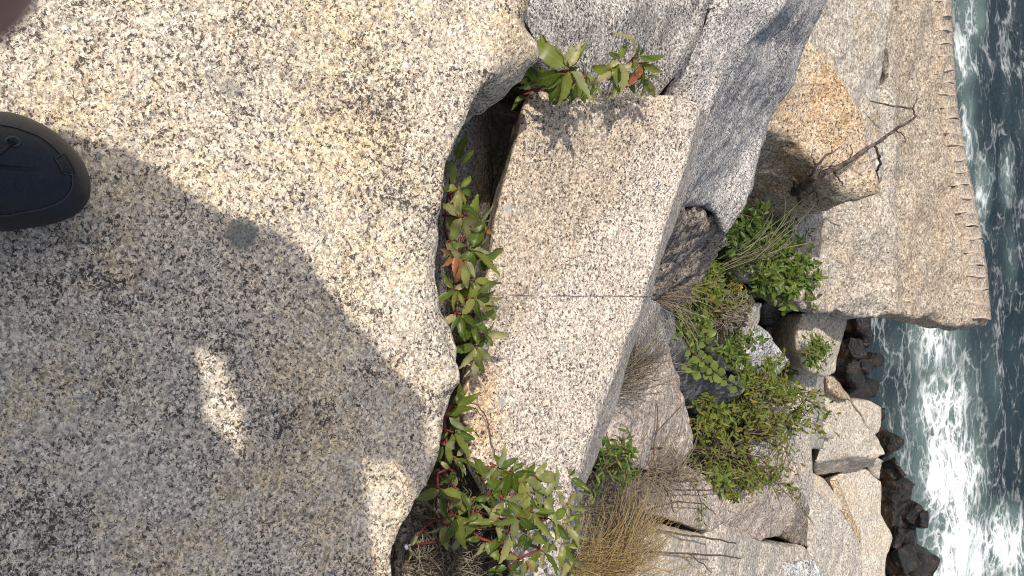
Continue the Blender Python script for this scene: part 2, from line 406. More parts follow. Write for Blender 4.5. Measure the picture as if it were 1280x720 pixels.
rock('boulder', NEAR_V, 'large flat speckled granite boulder the photographer stands on, half covered by a body shadow', M_near, near_faces,
     drop=.95, voxel=.0085, smooth=1, chip=1.9, shrink=.06, rayk=.1, disp=((2.2, .010), (6, .006), (16, .0035), (45, .0017), (90, .0009)))
rock('granite_slab', SLAB_V, 'tapering pale granite slab with a hairline crack between two creeper patches', M_slab, slab_faces,
     drop=.35, voxel=.0075, smooth=1, chip=1.8, shrink=.05, rayk=.92, disp=((3, .007), (9, .004), (24, .0025), (60, .0014)))
rock('boulder', [(400, -620, -.10), (585, -60, -.11), (600, 10, -.12), (655, 28, -.135), (668, 60, -.16), (648, 112, -.25), (690, 140, -.30), (760, 140, -.32), (824, 122, -.37),
                 (848, 90, -.39), (877, 44, -.39), (891, 0, -.39), (930, -620, -.39)],
     'grey granite boulder rising behind the creeper above the pale slab', M_grey, drop=.55, voxel=.009, rayk=.6, disp=((3, .010), (8, .007), (20, .005), (55, .0025)))
# the stone wedged deep in the crack
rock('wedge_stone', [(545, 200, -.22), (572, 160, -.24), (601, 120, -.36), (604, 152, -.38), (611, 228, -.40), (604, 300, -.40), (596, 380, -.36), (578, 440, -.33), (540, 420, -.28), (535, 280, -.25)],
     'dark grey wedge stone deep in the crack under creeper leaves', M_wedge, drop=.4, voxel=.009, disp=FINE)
# long boulder: lit shoulder, steep blue-grey flank, small lit facet, brown underside
LB = [(915, -620, -.44), (888, 4, -.42), (873, 46, -.43), (845, 90, -.46), (824, 124, -.50), (868, 150, -.51), (850, 215, -.53), (832, 275, -.57),
      (1030, -620, -.46), (985, 5, -.47), (935, 55, -.48), (905, 95, -.49), (884, 128, -.50), (870, 180, -.52), (852, 240, -.55),
      (1062, -620, -.88), (1030, 8, -.86), (1004, 54, -.82), (991, 108, -.80), (962, 150, -.80), (912, 212, -.77), (868, 257, -.72), (846, 266, -.62),
      (957, 162, -.80), (938, 240, -.81), (906, 302, -.82), (893, 262, -.775)]
rock('boulder', LB, 'long grey boulder with a steep bluish flank between the pale slab and the ochre rock', M_blue,
     [[0, 1, 9, 8], [1, 2, 10, 9], [2, 3, 11, 10], [3, 4, 5, 12, 11], [5, 6, 13, 12], [6, 7, 22, 14, 13],
      [8, 9, 16, 15], [9, 10, 17, 16], [10, 11, 18, 17], [11, 12, 19, 18], [12, 13, 20, 19], [13, 14, 21, 20], [14, 22, 21],
      [19, 20, 26, 23], [20, 21, 26], [23, 26, 25, 24]],
     drop=.5, voxel=.009, smooth=2, shrink=.1, rayk=.85, disp=((4, .006), (11, .007), (26, .006), (60, .003)))
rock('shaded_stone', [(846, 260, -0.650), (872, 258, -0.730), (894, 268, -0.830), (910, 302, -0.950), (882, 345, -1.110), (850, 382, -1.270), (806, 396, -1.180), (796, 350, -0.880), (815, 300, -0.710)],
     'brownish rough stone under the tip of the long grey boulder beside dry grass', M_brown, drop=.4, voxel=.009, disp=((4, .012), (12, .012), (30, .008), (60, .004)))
rock('orange_rock', [(975, 30, -1.46), (1014, 55, -1.46), (1046, 92, -1.47), (1078, 150, -1.49), (1090, 205, -1.51), (1098, 240, -1.53), (1060, 249, -1.57), (1000, 272, -1.85),
                     (1014, 196, -1.52), (985, 170, -1.50), (950, 158, -1.46), (925, 262, -2.0), (985, 282, -2.05)],
     'ochre orange granite rock with the dead branch lying on it', M_orange, [[0, 1, 2, 3, 4, 5, 6, 8, 9, 10], [10, 9, 8, 7, 12, 11], [8, 6, 7]], drop=.5, voxel=.012, disp=((3, .015), (9, .01), (25, .005), (60, .003)))
rock('boulder', [(990, -480, -1.65), (1104, -480, -1.78), (1112, 20, -1.80), (1108, 80, -1.82), (1104, 130, -1.85), (1100, 230, -1.9), (1050, 180, -1.75), (1000, 60, -1.6), (1000, 0, -1.6)],
     'grey and rust stained boulder between the ochre rock and the quarried block', M_rust, drop=.5, voxel=.014, disp=((3, .02), (9, .014), (22, .007), (60, .003)))
DR = [(950, 300, -1.98), (1040, 200, -1.98), (1112, 100, -1.99), (1117, 240, -2.0), (1120, 310, -2.0), (1124, 393, -2.02), (1085, 400, -2.08), (1040, 391, -2.06), (1008, 386, -2.03), (968, 345, -1.98),
      (1106, -160, -1.97), (1172, -160, -2.13), (1171, 0, -2.135), (1173, 60, -2.135), (1178, 130, -2.14), (1190, 200, -2.14), (1202, 270, -2.14), (1210, 335, -2.14), (1214, 405, -2.14), (1190, 407, -2.12), (1160, 397, -2.09)]
DR[11:19] = [(x + 1, y_, z) for x, y_, z in DR[11:19]]
DRO = [(1186, -160, -2.195), (1186, 0, -2.20), (1188, 60, -2.20), (1193, 130, -2.205), (1205, 200, -2.205), (1220, 270, -2.205), (1230, 335, -2.205), (1236, 404, -2.205), (1216, 413, -2.19)]
DRS = [(1109, -160, -2.02), (1116, 100, -2.035), (1121, 240, -2.05), (1124, 310, -2.05), (1128, 395, -2.07)]     # foot of the small step
def smooth_half(n, c):
    yv = n.new('SeparateXYZ'); n.put(yv.inputs[0], n.co)
    f = n.sstep(n.math('ADD', yv.outputs[1], n.math('MULTIPLY', n.math('SUBTRACT', n.noise(6, 4)[0], .5), .05)), STEP_Y - .02, STEP_Y + .03)
    return n.mix(f, n.mix(1, c, (1.12, 1.15, 1.2), 'MULTIPLY'), n.mix(1, c, (1.0, .98, .95), 'MULTIPLY'))
drV = DR + [(x - 5, y_, z - .028) for x, y_, z in DRO] + DRS
drF = [[0, 1, 2, 3, 4, 5, 6, 7, 8, 9], [2, 10, 30, 31], [3, 2, 31, 32], [4, 3, 32, 33], [5, 4, 33, 34],
       [31, 30, 11, 12, 13, 14, 15, 16, 17, 18, 19, 20, 34, 33, 32], [5, 34, 20],
       [11, 21, 22, 12], [12, 22, 23, 13], [13, 23, 24, 14], [14, 24, 25, 15], [15, 25, 26, 16], [16, 26, 27, 17], [17, 27, 28, 18], [18, 28, 29, 19]]
cnt_ = {}
for f_ in drF:
    for a_, b_ in zip(f_, f_[1:] + f_[:1]): cnt_[frozenset((a_, b_))] = cnt_.get(frozenset((a_, b_)), 0) + 1
bl_ = set(i for e_, k_ in cnt_.items() if k_ == 1 for i in e_)
STEP_Y = at(1119, 240, -2.0).y - centre_of(drV, sorted(bl_)).y
M_drill = granite('granite_quarried', light=(.53, .46, .375), mid=(.40, .345, .28), tint=(.46, .39, .30), tint_amt=.5, dark=.36, patch=.10, grain=.006, coarse=.8, relief=.014, seed=7, grey=.2, black=.65, extra=smooth_half)
drill = rock('quarried_block', drV,
     'big quarried granite block with a row of drill grooves along its water edge', M_drill, drF,
     drop=1.1, voxel=.016, rayk=.35, shrink=.08, disp=((2.5, .016), (8, .016), (20, .014), (45, .007)))
def sunlit_ridge(n, c):      # sunlight painted as a paler colour along the ridges between the drill cuts
    return n.mix(n.math('MULTIPLY', n.new('Attribute', attribute_name='sunlit').outputs['Fac'], .75), c, (.74, .60, .48))
M_groove = granite('granite_groove', light=(.56, .475, .385), mid=(.42, .355, .285), tint=(.46, .38, .29), tint_amt=.5, dark=.32, patch=.08, grain=.006, coarse=.9, relief=.012, seed=13, grey=.15, black=.55, extra=sunlit_ridge)
def lerp_line(pts, y):
    for a, b in zip(pts, pts[1:]):
        if a[1] <= y <= b[1]:
            t = (y - a[1]) / (b[1] - a[1]); return tuple(p + (q - p) * t for p, q in zip(a, b))
    return pts[-1]
inner = DR[11:19]; outer = DRO[:8]
y = -30.0
while y < 396:
    st = 16.5 + rng.uniform(-2.5, 2.5)
    y1 = min(y + st, 404)
    k = rng.uniform(-9, 2); rdg = rng.uniform(.011, .019); RV = []
    V, Fc = [], []; nu, nv_ = 15, 6
    for j in range(nv_):
        for i in range(nu):
            u, v = i / (nu - 1), j / (nv_ - 1)
            yy = y + (y1 - y) * u
            a = lerp_line(inner, min(yy, 404)); b = lerp_line(outer, min(yy, 403))
            pa = at(a[0] + k, yy, a[2]); pb = at(b[0], yy, b[2])
            p = pa.lerp(pb, v)
            prof = rdg * (1 - math.sin(math.pi * u) ** .55) * min(1, v * 3) * min(1, (1 - v) * 2.2)   # sharp ridges between round drill cuts
            wav = .004 * math.sin(v * 5 + y) 
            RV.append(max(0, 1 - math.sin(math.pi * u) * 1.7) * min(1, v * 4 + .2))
            V.append(p + Vector((wav, 0, .020 + prof - .004 * v + rng.uniform(-.0012, .0012))))
    for j in range(nv_ - 1):
        for i in range(nu - 1):
            a = j * nu + i; Fc.append((a, a + nu, a + nu + 1, a + 1))
    base = len(V); rim = [i for i in range(nu)] + [j * nu + nu - 1 for j in range(1, nv_)] + [(nv_ - 1) * nu + i for i in range(nu - 2, -1, -1)] + [j * nu for j in range(nv_ - 2, 0, -1)]
    for r_ in rim: V.append(V[r_] + Vector((0, 0, -.06)))
    for j in range(len(rim)):
        a, b = rim[j], rim[(j + 1) % len(rim)]; Fc.append((a, b, base + (j + 1) % len(rim), base + j))
    me = mesh('drill_groove', [p - drill.location for p in V], Fc)
    ra_ = me.attributes.new('sunlit', 'FLOAT', 'POINT'); ra_.data.foreach_set('value', RV + [0.0] * (len(V) - len(RV)))
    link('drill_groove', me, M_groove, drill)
    y = y1

# ---- the rubble below, between slab and sea
def R_(V, label, mat, name='stone', **kw):
    kw.setdefault('voxel', .012); kw.setdefault('smooth', 1); kw.setdefault('drop', .45); kw.setdefault('disp', ((4, .018), (11, .010), (28, .005), (60, .0025)))
    return rock(name, V, label, mat, **kw)
R_([(745, 568, -1.0), (752, 515, -1.0), (774, 468, -1.0), (788, 497, -1.02), (791, 540, -1.05), (782, 570, -1.05)], 'small tan stone tucked against the pale slab below the dry grass', M_pink, voxel=.01)
R_([(783, 480, -1.13), (808, 440, -1.18), (836, 428, -1.22), (846, 470, -1.28), (866, 512, -1.38), (872, 560, -1.44), (842, 600, -1.42), (790, 585, -1.2), (784, 530, -1.14)],
   'tan stone with rosy stains between the dry grass fan and the black stone', M_pink, voxel=.01)
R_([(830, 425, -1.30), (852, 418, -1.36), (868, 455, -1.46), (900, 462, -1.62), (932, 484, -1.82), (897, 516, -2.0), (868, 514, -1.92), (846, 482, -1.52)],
   'black shaded stone with a pale edge under round leaved sprigs', M_shade, faces=[[0, 1, 2, 7], [2, 3, 4, 5, 6, 7]], voxel=.01)
R_([(792, 410, -.95), (808, 372, -.95), (838, 380, -1.1), (848, 415, -1.2), (826, 446, -1.15), (796, 448, -1.0)], 'grey stone under the pale slab edge behind dry stalks', M_grey, voxel=.01)
R_([(932, 442, -2.05), (946, 406, -2.02), (964, 416, -2.08), (992, 450, -2.2), (968, 472, -2.25), (944, 468, -2.15)], 'bright white speckled stone among the shrubs', M_white)
R_([(875, 365, -1.75), (925, 362, -1.9), (957, 378, -2.05), (948, 408, -2.1), (934, 470, -2.15), (900, 462, -1.95), (876, 410, -1.8)], 'broad dull grey stone half hidden by shrubs', M_far)
R_([(918, 318, -1.85), (950, 312, -1.95), (966, 330, -2.0), (955, 352, -2.05), (926, 350, -1.95)], 'small pale stone beside the shrub with large leaves', M_pale)
R_([(955, 380, -2.35), (985, 366, -2.42), (1006, 382, -2.55), (1001, 402, -2.72), (978, 416, -2.7), (958, 402, -2.5)], 'dark rust marked stone shaded by the quarried block', M_shade)
R_([(960, 402, -2.62), (980, 404, -2.7), (1002, 402, -2.76), (1003, 440, -2.75), (985, 470, -2.65), (965, 450, -2.6)], 'dull pinkish stone behind the bright white stone', M_pink)
R_([(1000, 392, -2.24), (1042, 386, -2.28), (1060, 384, -2.32), (1056, 414, -2.38), (1046, 442, -2.41), (1045, 466, -2.41), (1030, 472, -2.39), (1004, 462, -2.31), (996, 430, -2.26)],
   'flat pale slab jutting out under the quarried block corner', M_pale, smooth=3, amp=.6)
R_([(970, 500, -2.46), (988, 458, -2.50), (1017, 452, -2.55), (1019, 500, -2.58), (1016, 562, -2.6), (1021, 606, -2.62), (1008, 640, -2.62), (984, 600, -2.45),
    (1034, 458, -2.92), (1034, 510, -2.95), (1031, 562, -2.95)],
   'long pale grey slab with a dim vertical side facing the sea', M_far, faces=[[0, 1, 2, 3, 4, 5, 6, 7], [3, 2, 8, 9], [4, 3, 9, 10]], amp=.7)
R_([(1030, 464, -2.95), (1044, 470, -2.97), (1068, 504, -3.02), (1094, 538, -3.06), (1110, 568, -3.1), (1097, 574, -3.09), (1060, 571, -3.04), (1018, 580, -2.95), (1030, 545, -2.92),
    (1020, 594, -3.26), (1060, 590, -3.36), (1097, 582, -3.40)],
   'wedge shaped tan block with a raised lip above a shaded overhang', M_pale, faces=[[0, 1, 2, 3, 4, 5, 6, 7, 8], [7, 6, 10, 9], [6, 5, 11, 10]], drop=.35, shrink=.05, rayk=.75, amp=.7)
R_([(1062, 498, -2.98), (1087, 500, -3.03), (1103, 509, -3.07), (1101, 538, -3.08), (1092, 546, -3.06), (1078, 520, -3.0)], 'cream coloured block corner catching the sun by the water', M_pale, amp=.4)
R_([(1030, 462, -2.84), (1047, 474, -2.86), (1068, 503, -2.93), (1052, 500, -2.88), (1036, 486, -2.84)], 'sandy sliver of rock pointing at the cream block corner', M_orange, amp=.4, drop=.2)
R_([(1028, 524, -2.84), (1036, 520, -2.86), (1046, 536, -2.88), (1042, 550, -2.88), (1032, 546, -2.84)], 'small tan chip lying on the wedge shaped block', M_pale, amp=.4, drop=.15)
R_([(1084, 568, -3.35), (1104, 574, -3.4), (1100, 600, -3.5), (1088, 592, -3.48)], 'small tan stone jammed under the lip of the wedge shaped block', M_pale, amp=.4)
R_([(1036, 600, -3.40), (1062, 580, -3.42), (1076, 579, -3.44), (1101, 602, -3.5), (1103, 645, -3.5), (1118, 672, -3.52), (1108, 698, -3.5), (1114, 860, -3.5), (1046, 860, -3.4), (1048, 660, -3.38)],
   'flat sandy coloured rock shelf running along the dark wet rocks', M_pale, amp=.7, drop=.6)
R_([(1036, 600, -3.30), (1048, 598, -3.32), (1060, 630, -3.34), (1076, 668, -3.36), (1078, 682, -3.37), (1062, 656, -3.3), (1048, 628, -3.28)], 'thin ochre wedge of rock lying on the sandy shelf', M_orange, amp=.4, drop=.2)
R_([(1016, 588, -3.20), (1030, 596, -3.22), (1058, 632, -3.24), (1052, 642, -3.2), (1016, 622, -3.1)], 'plain tan stone under the overhang of the wedge shaped block', M_pale, amp=.5)
R_([(998, 604, -2.86), (1018, 612, -2.88), (1048, 630, -2.95), (1066, 658, -3.0), (1079, 682, -3.05), (1084, 860, -3.1), (1020, 860, -2.9), (1010, 690, -2.86), (1004, 645, -2.85)],
   'pale salt and pepper boulder beside the sandy shelf', M_far, drop=.5)
R_([(903, 645, -1.95), (908, 622, -1.95), (925, 600, -2.0), (950, 590, -2.1), (982, 602, -2.24), (996, 640, -2.35), (990, 652, -2.36), (952, 622, -2.12), (978, 674, -2.4), (950, 678, -2.3), (912, 664, -2.1)],
   'pinkish boulder with a bright ridge beside the round pale stone', M_pink, faces=[[0, 1, 2, 3, 4, 5, 6, 7], [0, 7, 6, 8, 9, 10]], amp=.8)
R_([(990, 600, -2.5), (1004, 606, -2.6), (1012, 650, -2.75), (1014, 690, -2.8), (990, 680, -2.65), (976, 668, -2.5), (992, 645, -2.5)], 'dark recessed stone between the pinkish boulder and the salt and pepper boulder', M_brown)
R_([(968, 592, -2.36), (970, 565, -2.36), (984, 556, -2.4), (1003, 582, -2.46), (1002, 604, -2.5), (984, 608, -2.46)], 'small rosy stone leaning on the long pale slab', M_pink)
R_([(936, 560, -2.15), (960, 545, -2.25), (974, 560, -2.32), (972, 595, -2.35), (948, 592, -2.25)], 'light grey stone behind the tips of the ochre shrub', M_far)
R_([(944, 520, -2.2), (972, 500, -2.3), (986, 530, -2.42), (980, 560, -2.42), (955, 560, -2.3)], 'light tan stone behind the middle of the ochre shrub', M_pale)
R_([(872, 672, -1.9), (905, 656, -1.98), (950, 676, -2.25), (1005, 684, -2.55), (1020, 700, -2.62), (1030, 860, -2.65), (880, 860, -1.9)],
   'rough grey boulder under the pinkish boulder', M_far)
R_([(960, 712, -2.3), (985, 700, -2.4), (1020, 698, -2.52), (1032, 715, -2.6), (1036, 860, -2.6), (940, 860, -2.2)], 'pale speckled stone lying against the rough grey boulder', M_white)
R_([(796, 640, -1.38), (808, 592, -1.4), (850, 572, -1.5), (888, 598, -1.62), (909, 624, -1.7), (908, 652, -1.72), (888, 667, -1.68), (850, 656, -1.52)],
   'round smooth cream stone under brown twigs', M_pink, amp=.5, smooth=5, voxel=.01)
R_([(770, 715, -1.2), (790, 680, -1.28), (834, 664, -1.45), (878, 672, -1.62), (888, 700, -1.66), (896, 860, -1.66), (770, 860, -1.2)], 'pale lumpy stone behind the straw coloured grass', M_pale, voxel=.01)
R_([(716, 640, -1.0), (740, 600, -1.0), (790, 590, -1.2), (800, 640, -1.3), (780, 700, -1.2), (730, 760, -1.0)], 'low brownish stone under the straw coloured grass', M_brown, voxel=.01)
R_([(540, 660, -.55), (570, 610, -.5), (600, 600, -.45), (620, 660, -.45), (600, 740, -.5), (550, 740, -.6)], 'grey stone under the lower creeper leaves', M_grey, voxel=.01)

# dark wet rocks at the waterline
WG = 'dark wet rocks at the waterline'
wet = [(1062, 402, 16, 20), (1070, 425, 14, 20), (1056, 440, 14, 18), (1052, 466, 12, 18), (1068, 462, 15, 16), (1080, 448, 10, 13), (1062, 490, 13, 16), (1076, 484, 12, 16),
       (1105, 548, 8, 16), (1112, 590, 10, 26), (1112, 632, 14, 30), (1126, 668, 16, 26), (1142, 648, 14, 22), (1122, 700, 16, 18), (1142, 700, 14, 20),
       (1150, 716, 12, 14), (1130, 726, 18, 16), (1114, 670, 10, 20), (1098, 560, 8, 14), (1118, 612, 9, 14), (1132, 636, 8, 12), (1086, 520, 12, 14)]
for i, (px, py, rx, ry) in enumerate(wet):
    z = -4.36 + rng.uniform(-.12, .12)
    if px < 1090: z = -3.95 - (px - 1050) * .008
    c = at(px, py, z); k = rng.uniform(.55, 1.2) / ppm(c)
    bm = bmesh.new()
    for cx_ in (-1, 1):
        for cy_ in (-1, 1):
            for cz_ in (-1, 1):
                for _ in range(2):
                    bm.verts.new((cx_ * ry * k * rng.uniform(.55, 1.0), cy_ * rx * k * rng.uniform(.6, 1.15), cz_ * rng.uniform(.07, .13)))
    bmesh.ops.convex_hull(bm, input=bm.verts[:])
    for v in [v for v in bm.verts if not v.link_faces]: bm.verts.remove(v)
    me = bpy.data.meshes.new('wet_rock'); bm.to_mesh(me); bm.free()
    me = remesh(me, .016, 0)
    co = coords(me); nn = normals(me); sd_ = nrs.rand(3) * 9
    setco(me, co + nn * (.024 * vnoise(co + sd_, 5) + .010 * vnoise(co + sd_, 18) + .005 * vnoise(co + sd_, 40))[:, None])
    o = link('wet_rock', me, M_wet, loc=c); o.rotation_euler = (rng.uniform(-.3, .3), rng.uniform(-.3, .3), rng.uniform(-.5, .5))
    tag(o, 'dark wet rock in the clump under the flat pale slab' if px < 1090 else 'dark wet rock among those between the sandy shelf and the surf', 'rock',
        'wet rocks under the flat pale slab' if px < 1090 else 'wet rocks between shelf and surf')

# ------------------------------------------------------------------ ground under the rubble, sea
gy = [-3, .2, .73, 1.02, 1.22, 2.13, 3.1, 4.0, 4.83, 6.0, 60]
gz = [-2.4, -2.4, -2.4, -2.2, -1.25, -1.95, -2.85, -3.6, -4.3, -5.6, -9]
def ground_z(yv): return np.interp(yv, gy, gz)
xs = np.concatenate([np.linspace(-60, -3, 20)[:-1], np.arange(-3, 3, .03), np.linspace(3, 60, 20)])
ys = np.concatenate([np.linspace(-3, 0, 12)[:-1], np.arange(0, 5.5, .03), np.linspace(5.5, 30, 12)])
X, Y = np.meshgrid(xs, ys); P = np.stack([X.ravel(), Y.ravel(), ground_z(Y.ravel())], 1).astype(np.float32)
n1 = .09 * vnoise(P, 2.3) + .05 * vnoise(P, 6) + .025 * vnoise(P, 17) + .012 * vnoise(P, 40)
P[:, 2] += n1
pit = at(632, 180, -.95); P[:, 2] -= 1.5 * np.exp(-((P[:, 0] - pit.x) ** 2 + (P[:, 1] - pit.y) ** 2) / .26 ** 2)
nx, ny = len(xs), len(ys)
Fc = [(j * nx + i, j * nx + i + 1, (j + 1) * nx + i + 1, (j + 1) * nx + i) for j in range(ny - 1) for i in range(nx - 1)]
M_soil = flat_mat('soil', (.030, .023, .016), .95, .5, 60, .01, .1, col2=(.075, .058, .040), lo=.55, hi=.72)
tag(link('ground', mesh('ground', P, Fc), M_soil), kind='structure')

SEA = -4.6
def graded(a, b, c, d, st, n):
    lo = a - np.geomspace(1, 1 + (a - c), n)[::-1] + 1; hi = b + np.geomspace(1, 1 + (d - b), n) - 1
    return np.concatenate([lo[:-1], np.arange(a, b, st), hi])
xs = graded(-3.6, 3.6, -900, 900, .03, 34); ys = graded(3.6, 9.6, -20, 1500, .03, 34)
X, Y = np.meshgrid(xs, ys); P = np.stack([X.ravel(), Y.ravel(), np.zeros(X.size)], 1).astype(np.float32)
rel = np.stack([P[:, 0] - CAM.x, P[:, 1] - CAM.y, np.full(len(P), SEA - CAM.z)], 1)
dep = rel @ np.array(FW); pxv = 640 + F * (rel @ np.array(RT)) / dep; pyv = 360 - F * (rel @ np.array(UP)) / dep
near = np.exp(-((np.maximum(0, np.abs(P[:, 0]) - 3.6)) / 4) ** 2 - (np.maximum(0, np.abs(P[:, 1] - 6.6) - 3) / 4) ** 2)
Q = P.copy(); Q[:, 0] *= .38; Q += .15 * np.stack([vnoise(P, 1.2), vnoise(P + 5, 1.2), 0 * P[:, 0]], 1)
hgt = .07 * vnoise(Q, 1.1) + .05 * vnoise(Q, 2.6) + .03 * vnoise(Q, 6) + .016 * vnoise(Q, 12) + .006 * vnoise(Q, 25)
foam = np.zeros(len(P))
for (fx, fy, rx, ry, s) in ((1168, 430, 30, 50, .75), (1178, 520, 38, 70, .85), (1185, 600, 42, 80, .95), (1205, 690, 48, 60, 1.0), (1255, 680, 40, 50, .9), (1222, 560, 22, 60, .35),
                            (1215, 20, 22, 45, .55), (1200, 80, 16, 50, .62), (1204, 160, 12, 60, .6), (1222, 240, 12, 45, .45), (1255, 220, 10, 40, .45), (1120, 440, 25, 40, .3), (1130, 560, 25, 90, .38), (1240, 470, 18, 60, .3),
                            (1262, 60, 12, 60, .3), (1260, 330, 12, 60, .28), (1160, 640, 22, 60, .6), (1160, 760, 60, 60, .7)):
    foam = np.maximum(foam, s * np.exp(-(((pxv - fx) / rx) ** 2 + ((pyv - fy) / ry) ** 2) * .7))
foam = np.clip(foam + .12 * vnoise(P, 1.7) * (foam > .05), 0, 1)
foam[dep < 1] = 0
P[:, 2] = (hgt + .05 * foam * (1 + vnoise(P, 9) * .8)) * near
nx, ny = len(xs), len(ys)
Fc = [(j * nx + i, j * nx + i + 1, (j + 1) * nx + i + 1, (j + 1) * nx + i) for j in range(ny - 1) for i in range(nx - 1)]
me = mesh('sea', P, Fc)
a = me.attributes.new('foam', 'FLOAT', 'POINT'); a.data.foreach_set('value', foam.astype(np.float32))
n = N('sea')
fo = n.new('Attribute', attribute_name='foam').outputs['Fac']
st = n.map((.45, 1, 1))
wb = n.vec('ADD', st, n.vec('SCALE', n.vec('SUBTRACT', n.noise(3.5, 4, .6, st)[1], (.5, .5, .5)), .34))
wb2 = n.vec('ADD', st, n.vec('SCALE', n.vec('SUBTRACT', n.noise(9, 4, .65, st)[1], (.5, .5, .5)), .14))
e1 = n.vor(8, wb, 'DISTANCE_TO_EDGE', 'Distance'); e2 = n.vor(21, wb2, 'DISTANCE_TO_EDGE', 'Distance')
lace = n.math('MAXIMUM', n.math('SUBTRACT', 1, n.sstep(e1, .0, .20)), n.math('MULTIPLY', n.math('SUBTRACT', 1, n.sstep(e2, .0, .22)), .8))
streak = n.noise(9, 6, .70, n.map((.30, 1, 1)), .6)[0]
core = n.math('MULTIPLY', n.sstep(fo, .45, .95), .10)
mask = n.math('ADD', core, n.math('ADD', n.math('MULTIPLY', lace, .36), n.math('ADD', n.math('MULTIPLY', fo, .92), n.math('MULTIPLY', n.math('SUBTRACT', streak, .5), 1.55))))
fm = n.sstep(mask, .58, 1.08)
thin = n.math('MULTIPLY', n.sstep(n.math('ADD', n.math('MULTIPLY', lace, .35), n.math('ADD', streak, n.math('MULTIPLY', fo, .2))), .78, 1.05), .40)
fm = n.math('MAXIMUM', fm, thin)
deep = n.mix(n.sstep(n.noise(2.2, 4, .6, st)[0], .35, .7), (.012, .022, .029), (.028, .044, .052))
body = n.mix(n.sstep(fo, .12, .6), deep, (.105, .15, .145))
c = n.mix(fm, body, (.66, .70, .70))
n.put(n.b.inputs['Base Color'], c)
n.put(n.b.inputs['Roughness'], n.math('ADD', .08, n.math('MULTIPLY', fm, .6)))
n.b.inputs['IOR'].default_value = 1.33
hh = n.math('ADD', n.math('MULTIPLY', n.noise(16, 5, .6, n.map((.45, 1, 1)))[0], 1.0), n.math('MULTIPLY', fm, .35))
n.put(n.b.inputs['Normal'], n.bump(hh, .8, .04))
sea = link('sea', me, n.m, loc=(0, 0, SEA)); tag(sea, kind='structure')

# ------------------------------------------------------------------ plants
def leaflet_mesh(name, width=.44, fold=.25, curl=.3, teeth=5, seed=0):
    """an ovate toothed leaf, 1 long, along +Y, normal +Z"""
    r = random.Random(seed); V, Fc = [], []; n_ = teeth * 2
    rows = []
    for i in range(n_ + 1):
        t = i / n_
        wv = width * .5 * (math.sin(math.pi * min(1, t ** .8)) ** .75) * (1.15 - .3 * t) if 0 < t < 1 else .0
        if 0 < i < n_ and i % 2: wv *= 1.14
        zc = -curl * (t - .25) ** 2 + .04 * math.sin(t * 9 + seed)
        yv = t + (.03 if i % 2 else -.015) * (0 < i < n_)
        rows.append([(-wv, yv, zc + fold * wv), (0, t, zc - .012), (wv, yv, zc + fold * wv * r.uniform(.7, 1.3))])
    for rw in rows: V += rw
    for i in range(n_):
        a = i * 3
        Fc += [(a, a + 1, a + 4, a + 3), (a + 1, a + 2, a + 5, a + 4)]
    return mesh(name, V, Fc)

M_cg = leaf_mat('creeper_green', [(.042, .072, .007), (.085, .128, .012), (.14, .18, .022), (.23, .25, .045), (.058, .094, .009), (.10, .148, .014)], veins=True)
M_cy = leaf_mat('creeper_yellow', [(.24, .25, .075), (.34, .31, .13), (.17, .20, .055), (.30, .30, .16)], spots=(.20, .13, .06), veins=True)
M_cr = leaf_mat('creeper_red', [(.30, .05, .04), (.36, .20, .06), (.28, .10, .06)], spots=(.4, .33, .10), veins=True)
LEAF = {}
for key, mt in (('g', M_cg), ('y', M_cy), ('r', M_cr)):
    LEAF[key] = []
    for sdx, (wd, fo_, cu) in enumerate(((.31, .5, .35), (.36, .3, .6), (.27, .8, .2), (.34, .2, .9))):
        me = leaflet_mesh('leaflet', wd, fo_, cu, 6, sdx); me.materials.append(mt); LEAF[key].append(me)
M_stem = flat_mat('red_stem', (.20, .045, .035), .5, .3, 60)
M_twig = flat_mat('brown_twig', (.11, .075, .05), .8, .3, 60)

def leaf_frame(d, nrm):
    d = d.normalized(); nn = (nrm - d * nrm.dot(d)).normalized(); x = d.cross(nn)
    return Matrix((x, d, nn)).transposed()
def img_dir(deg):
    a = math.radians(deg); return RT * math.cos(a) - UP * math.sin(a)

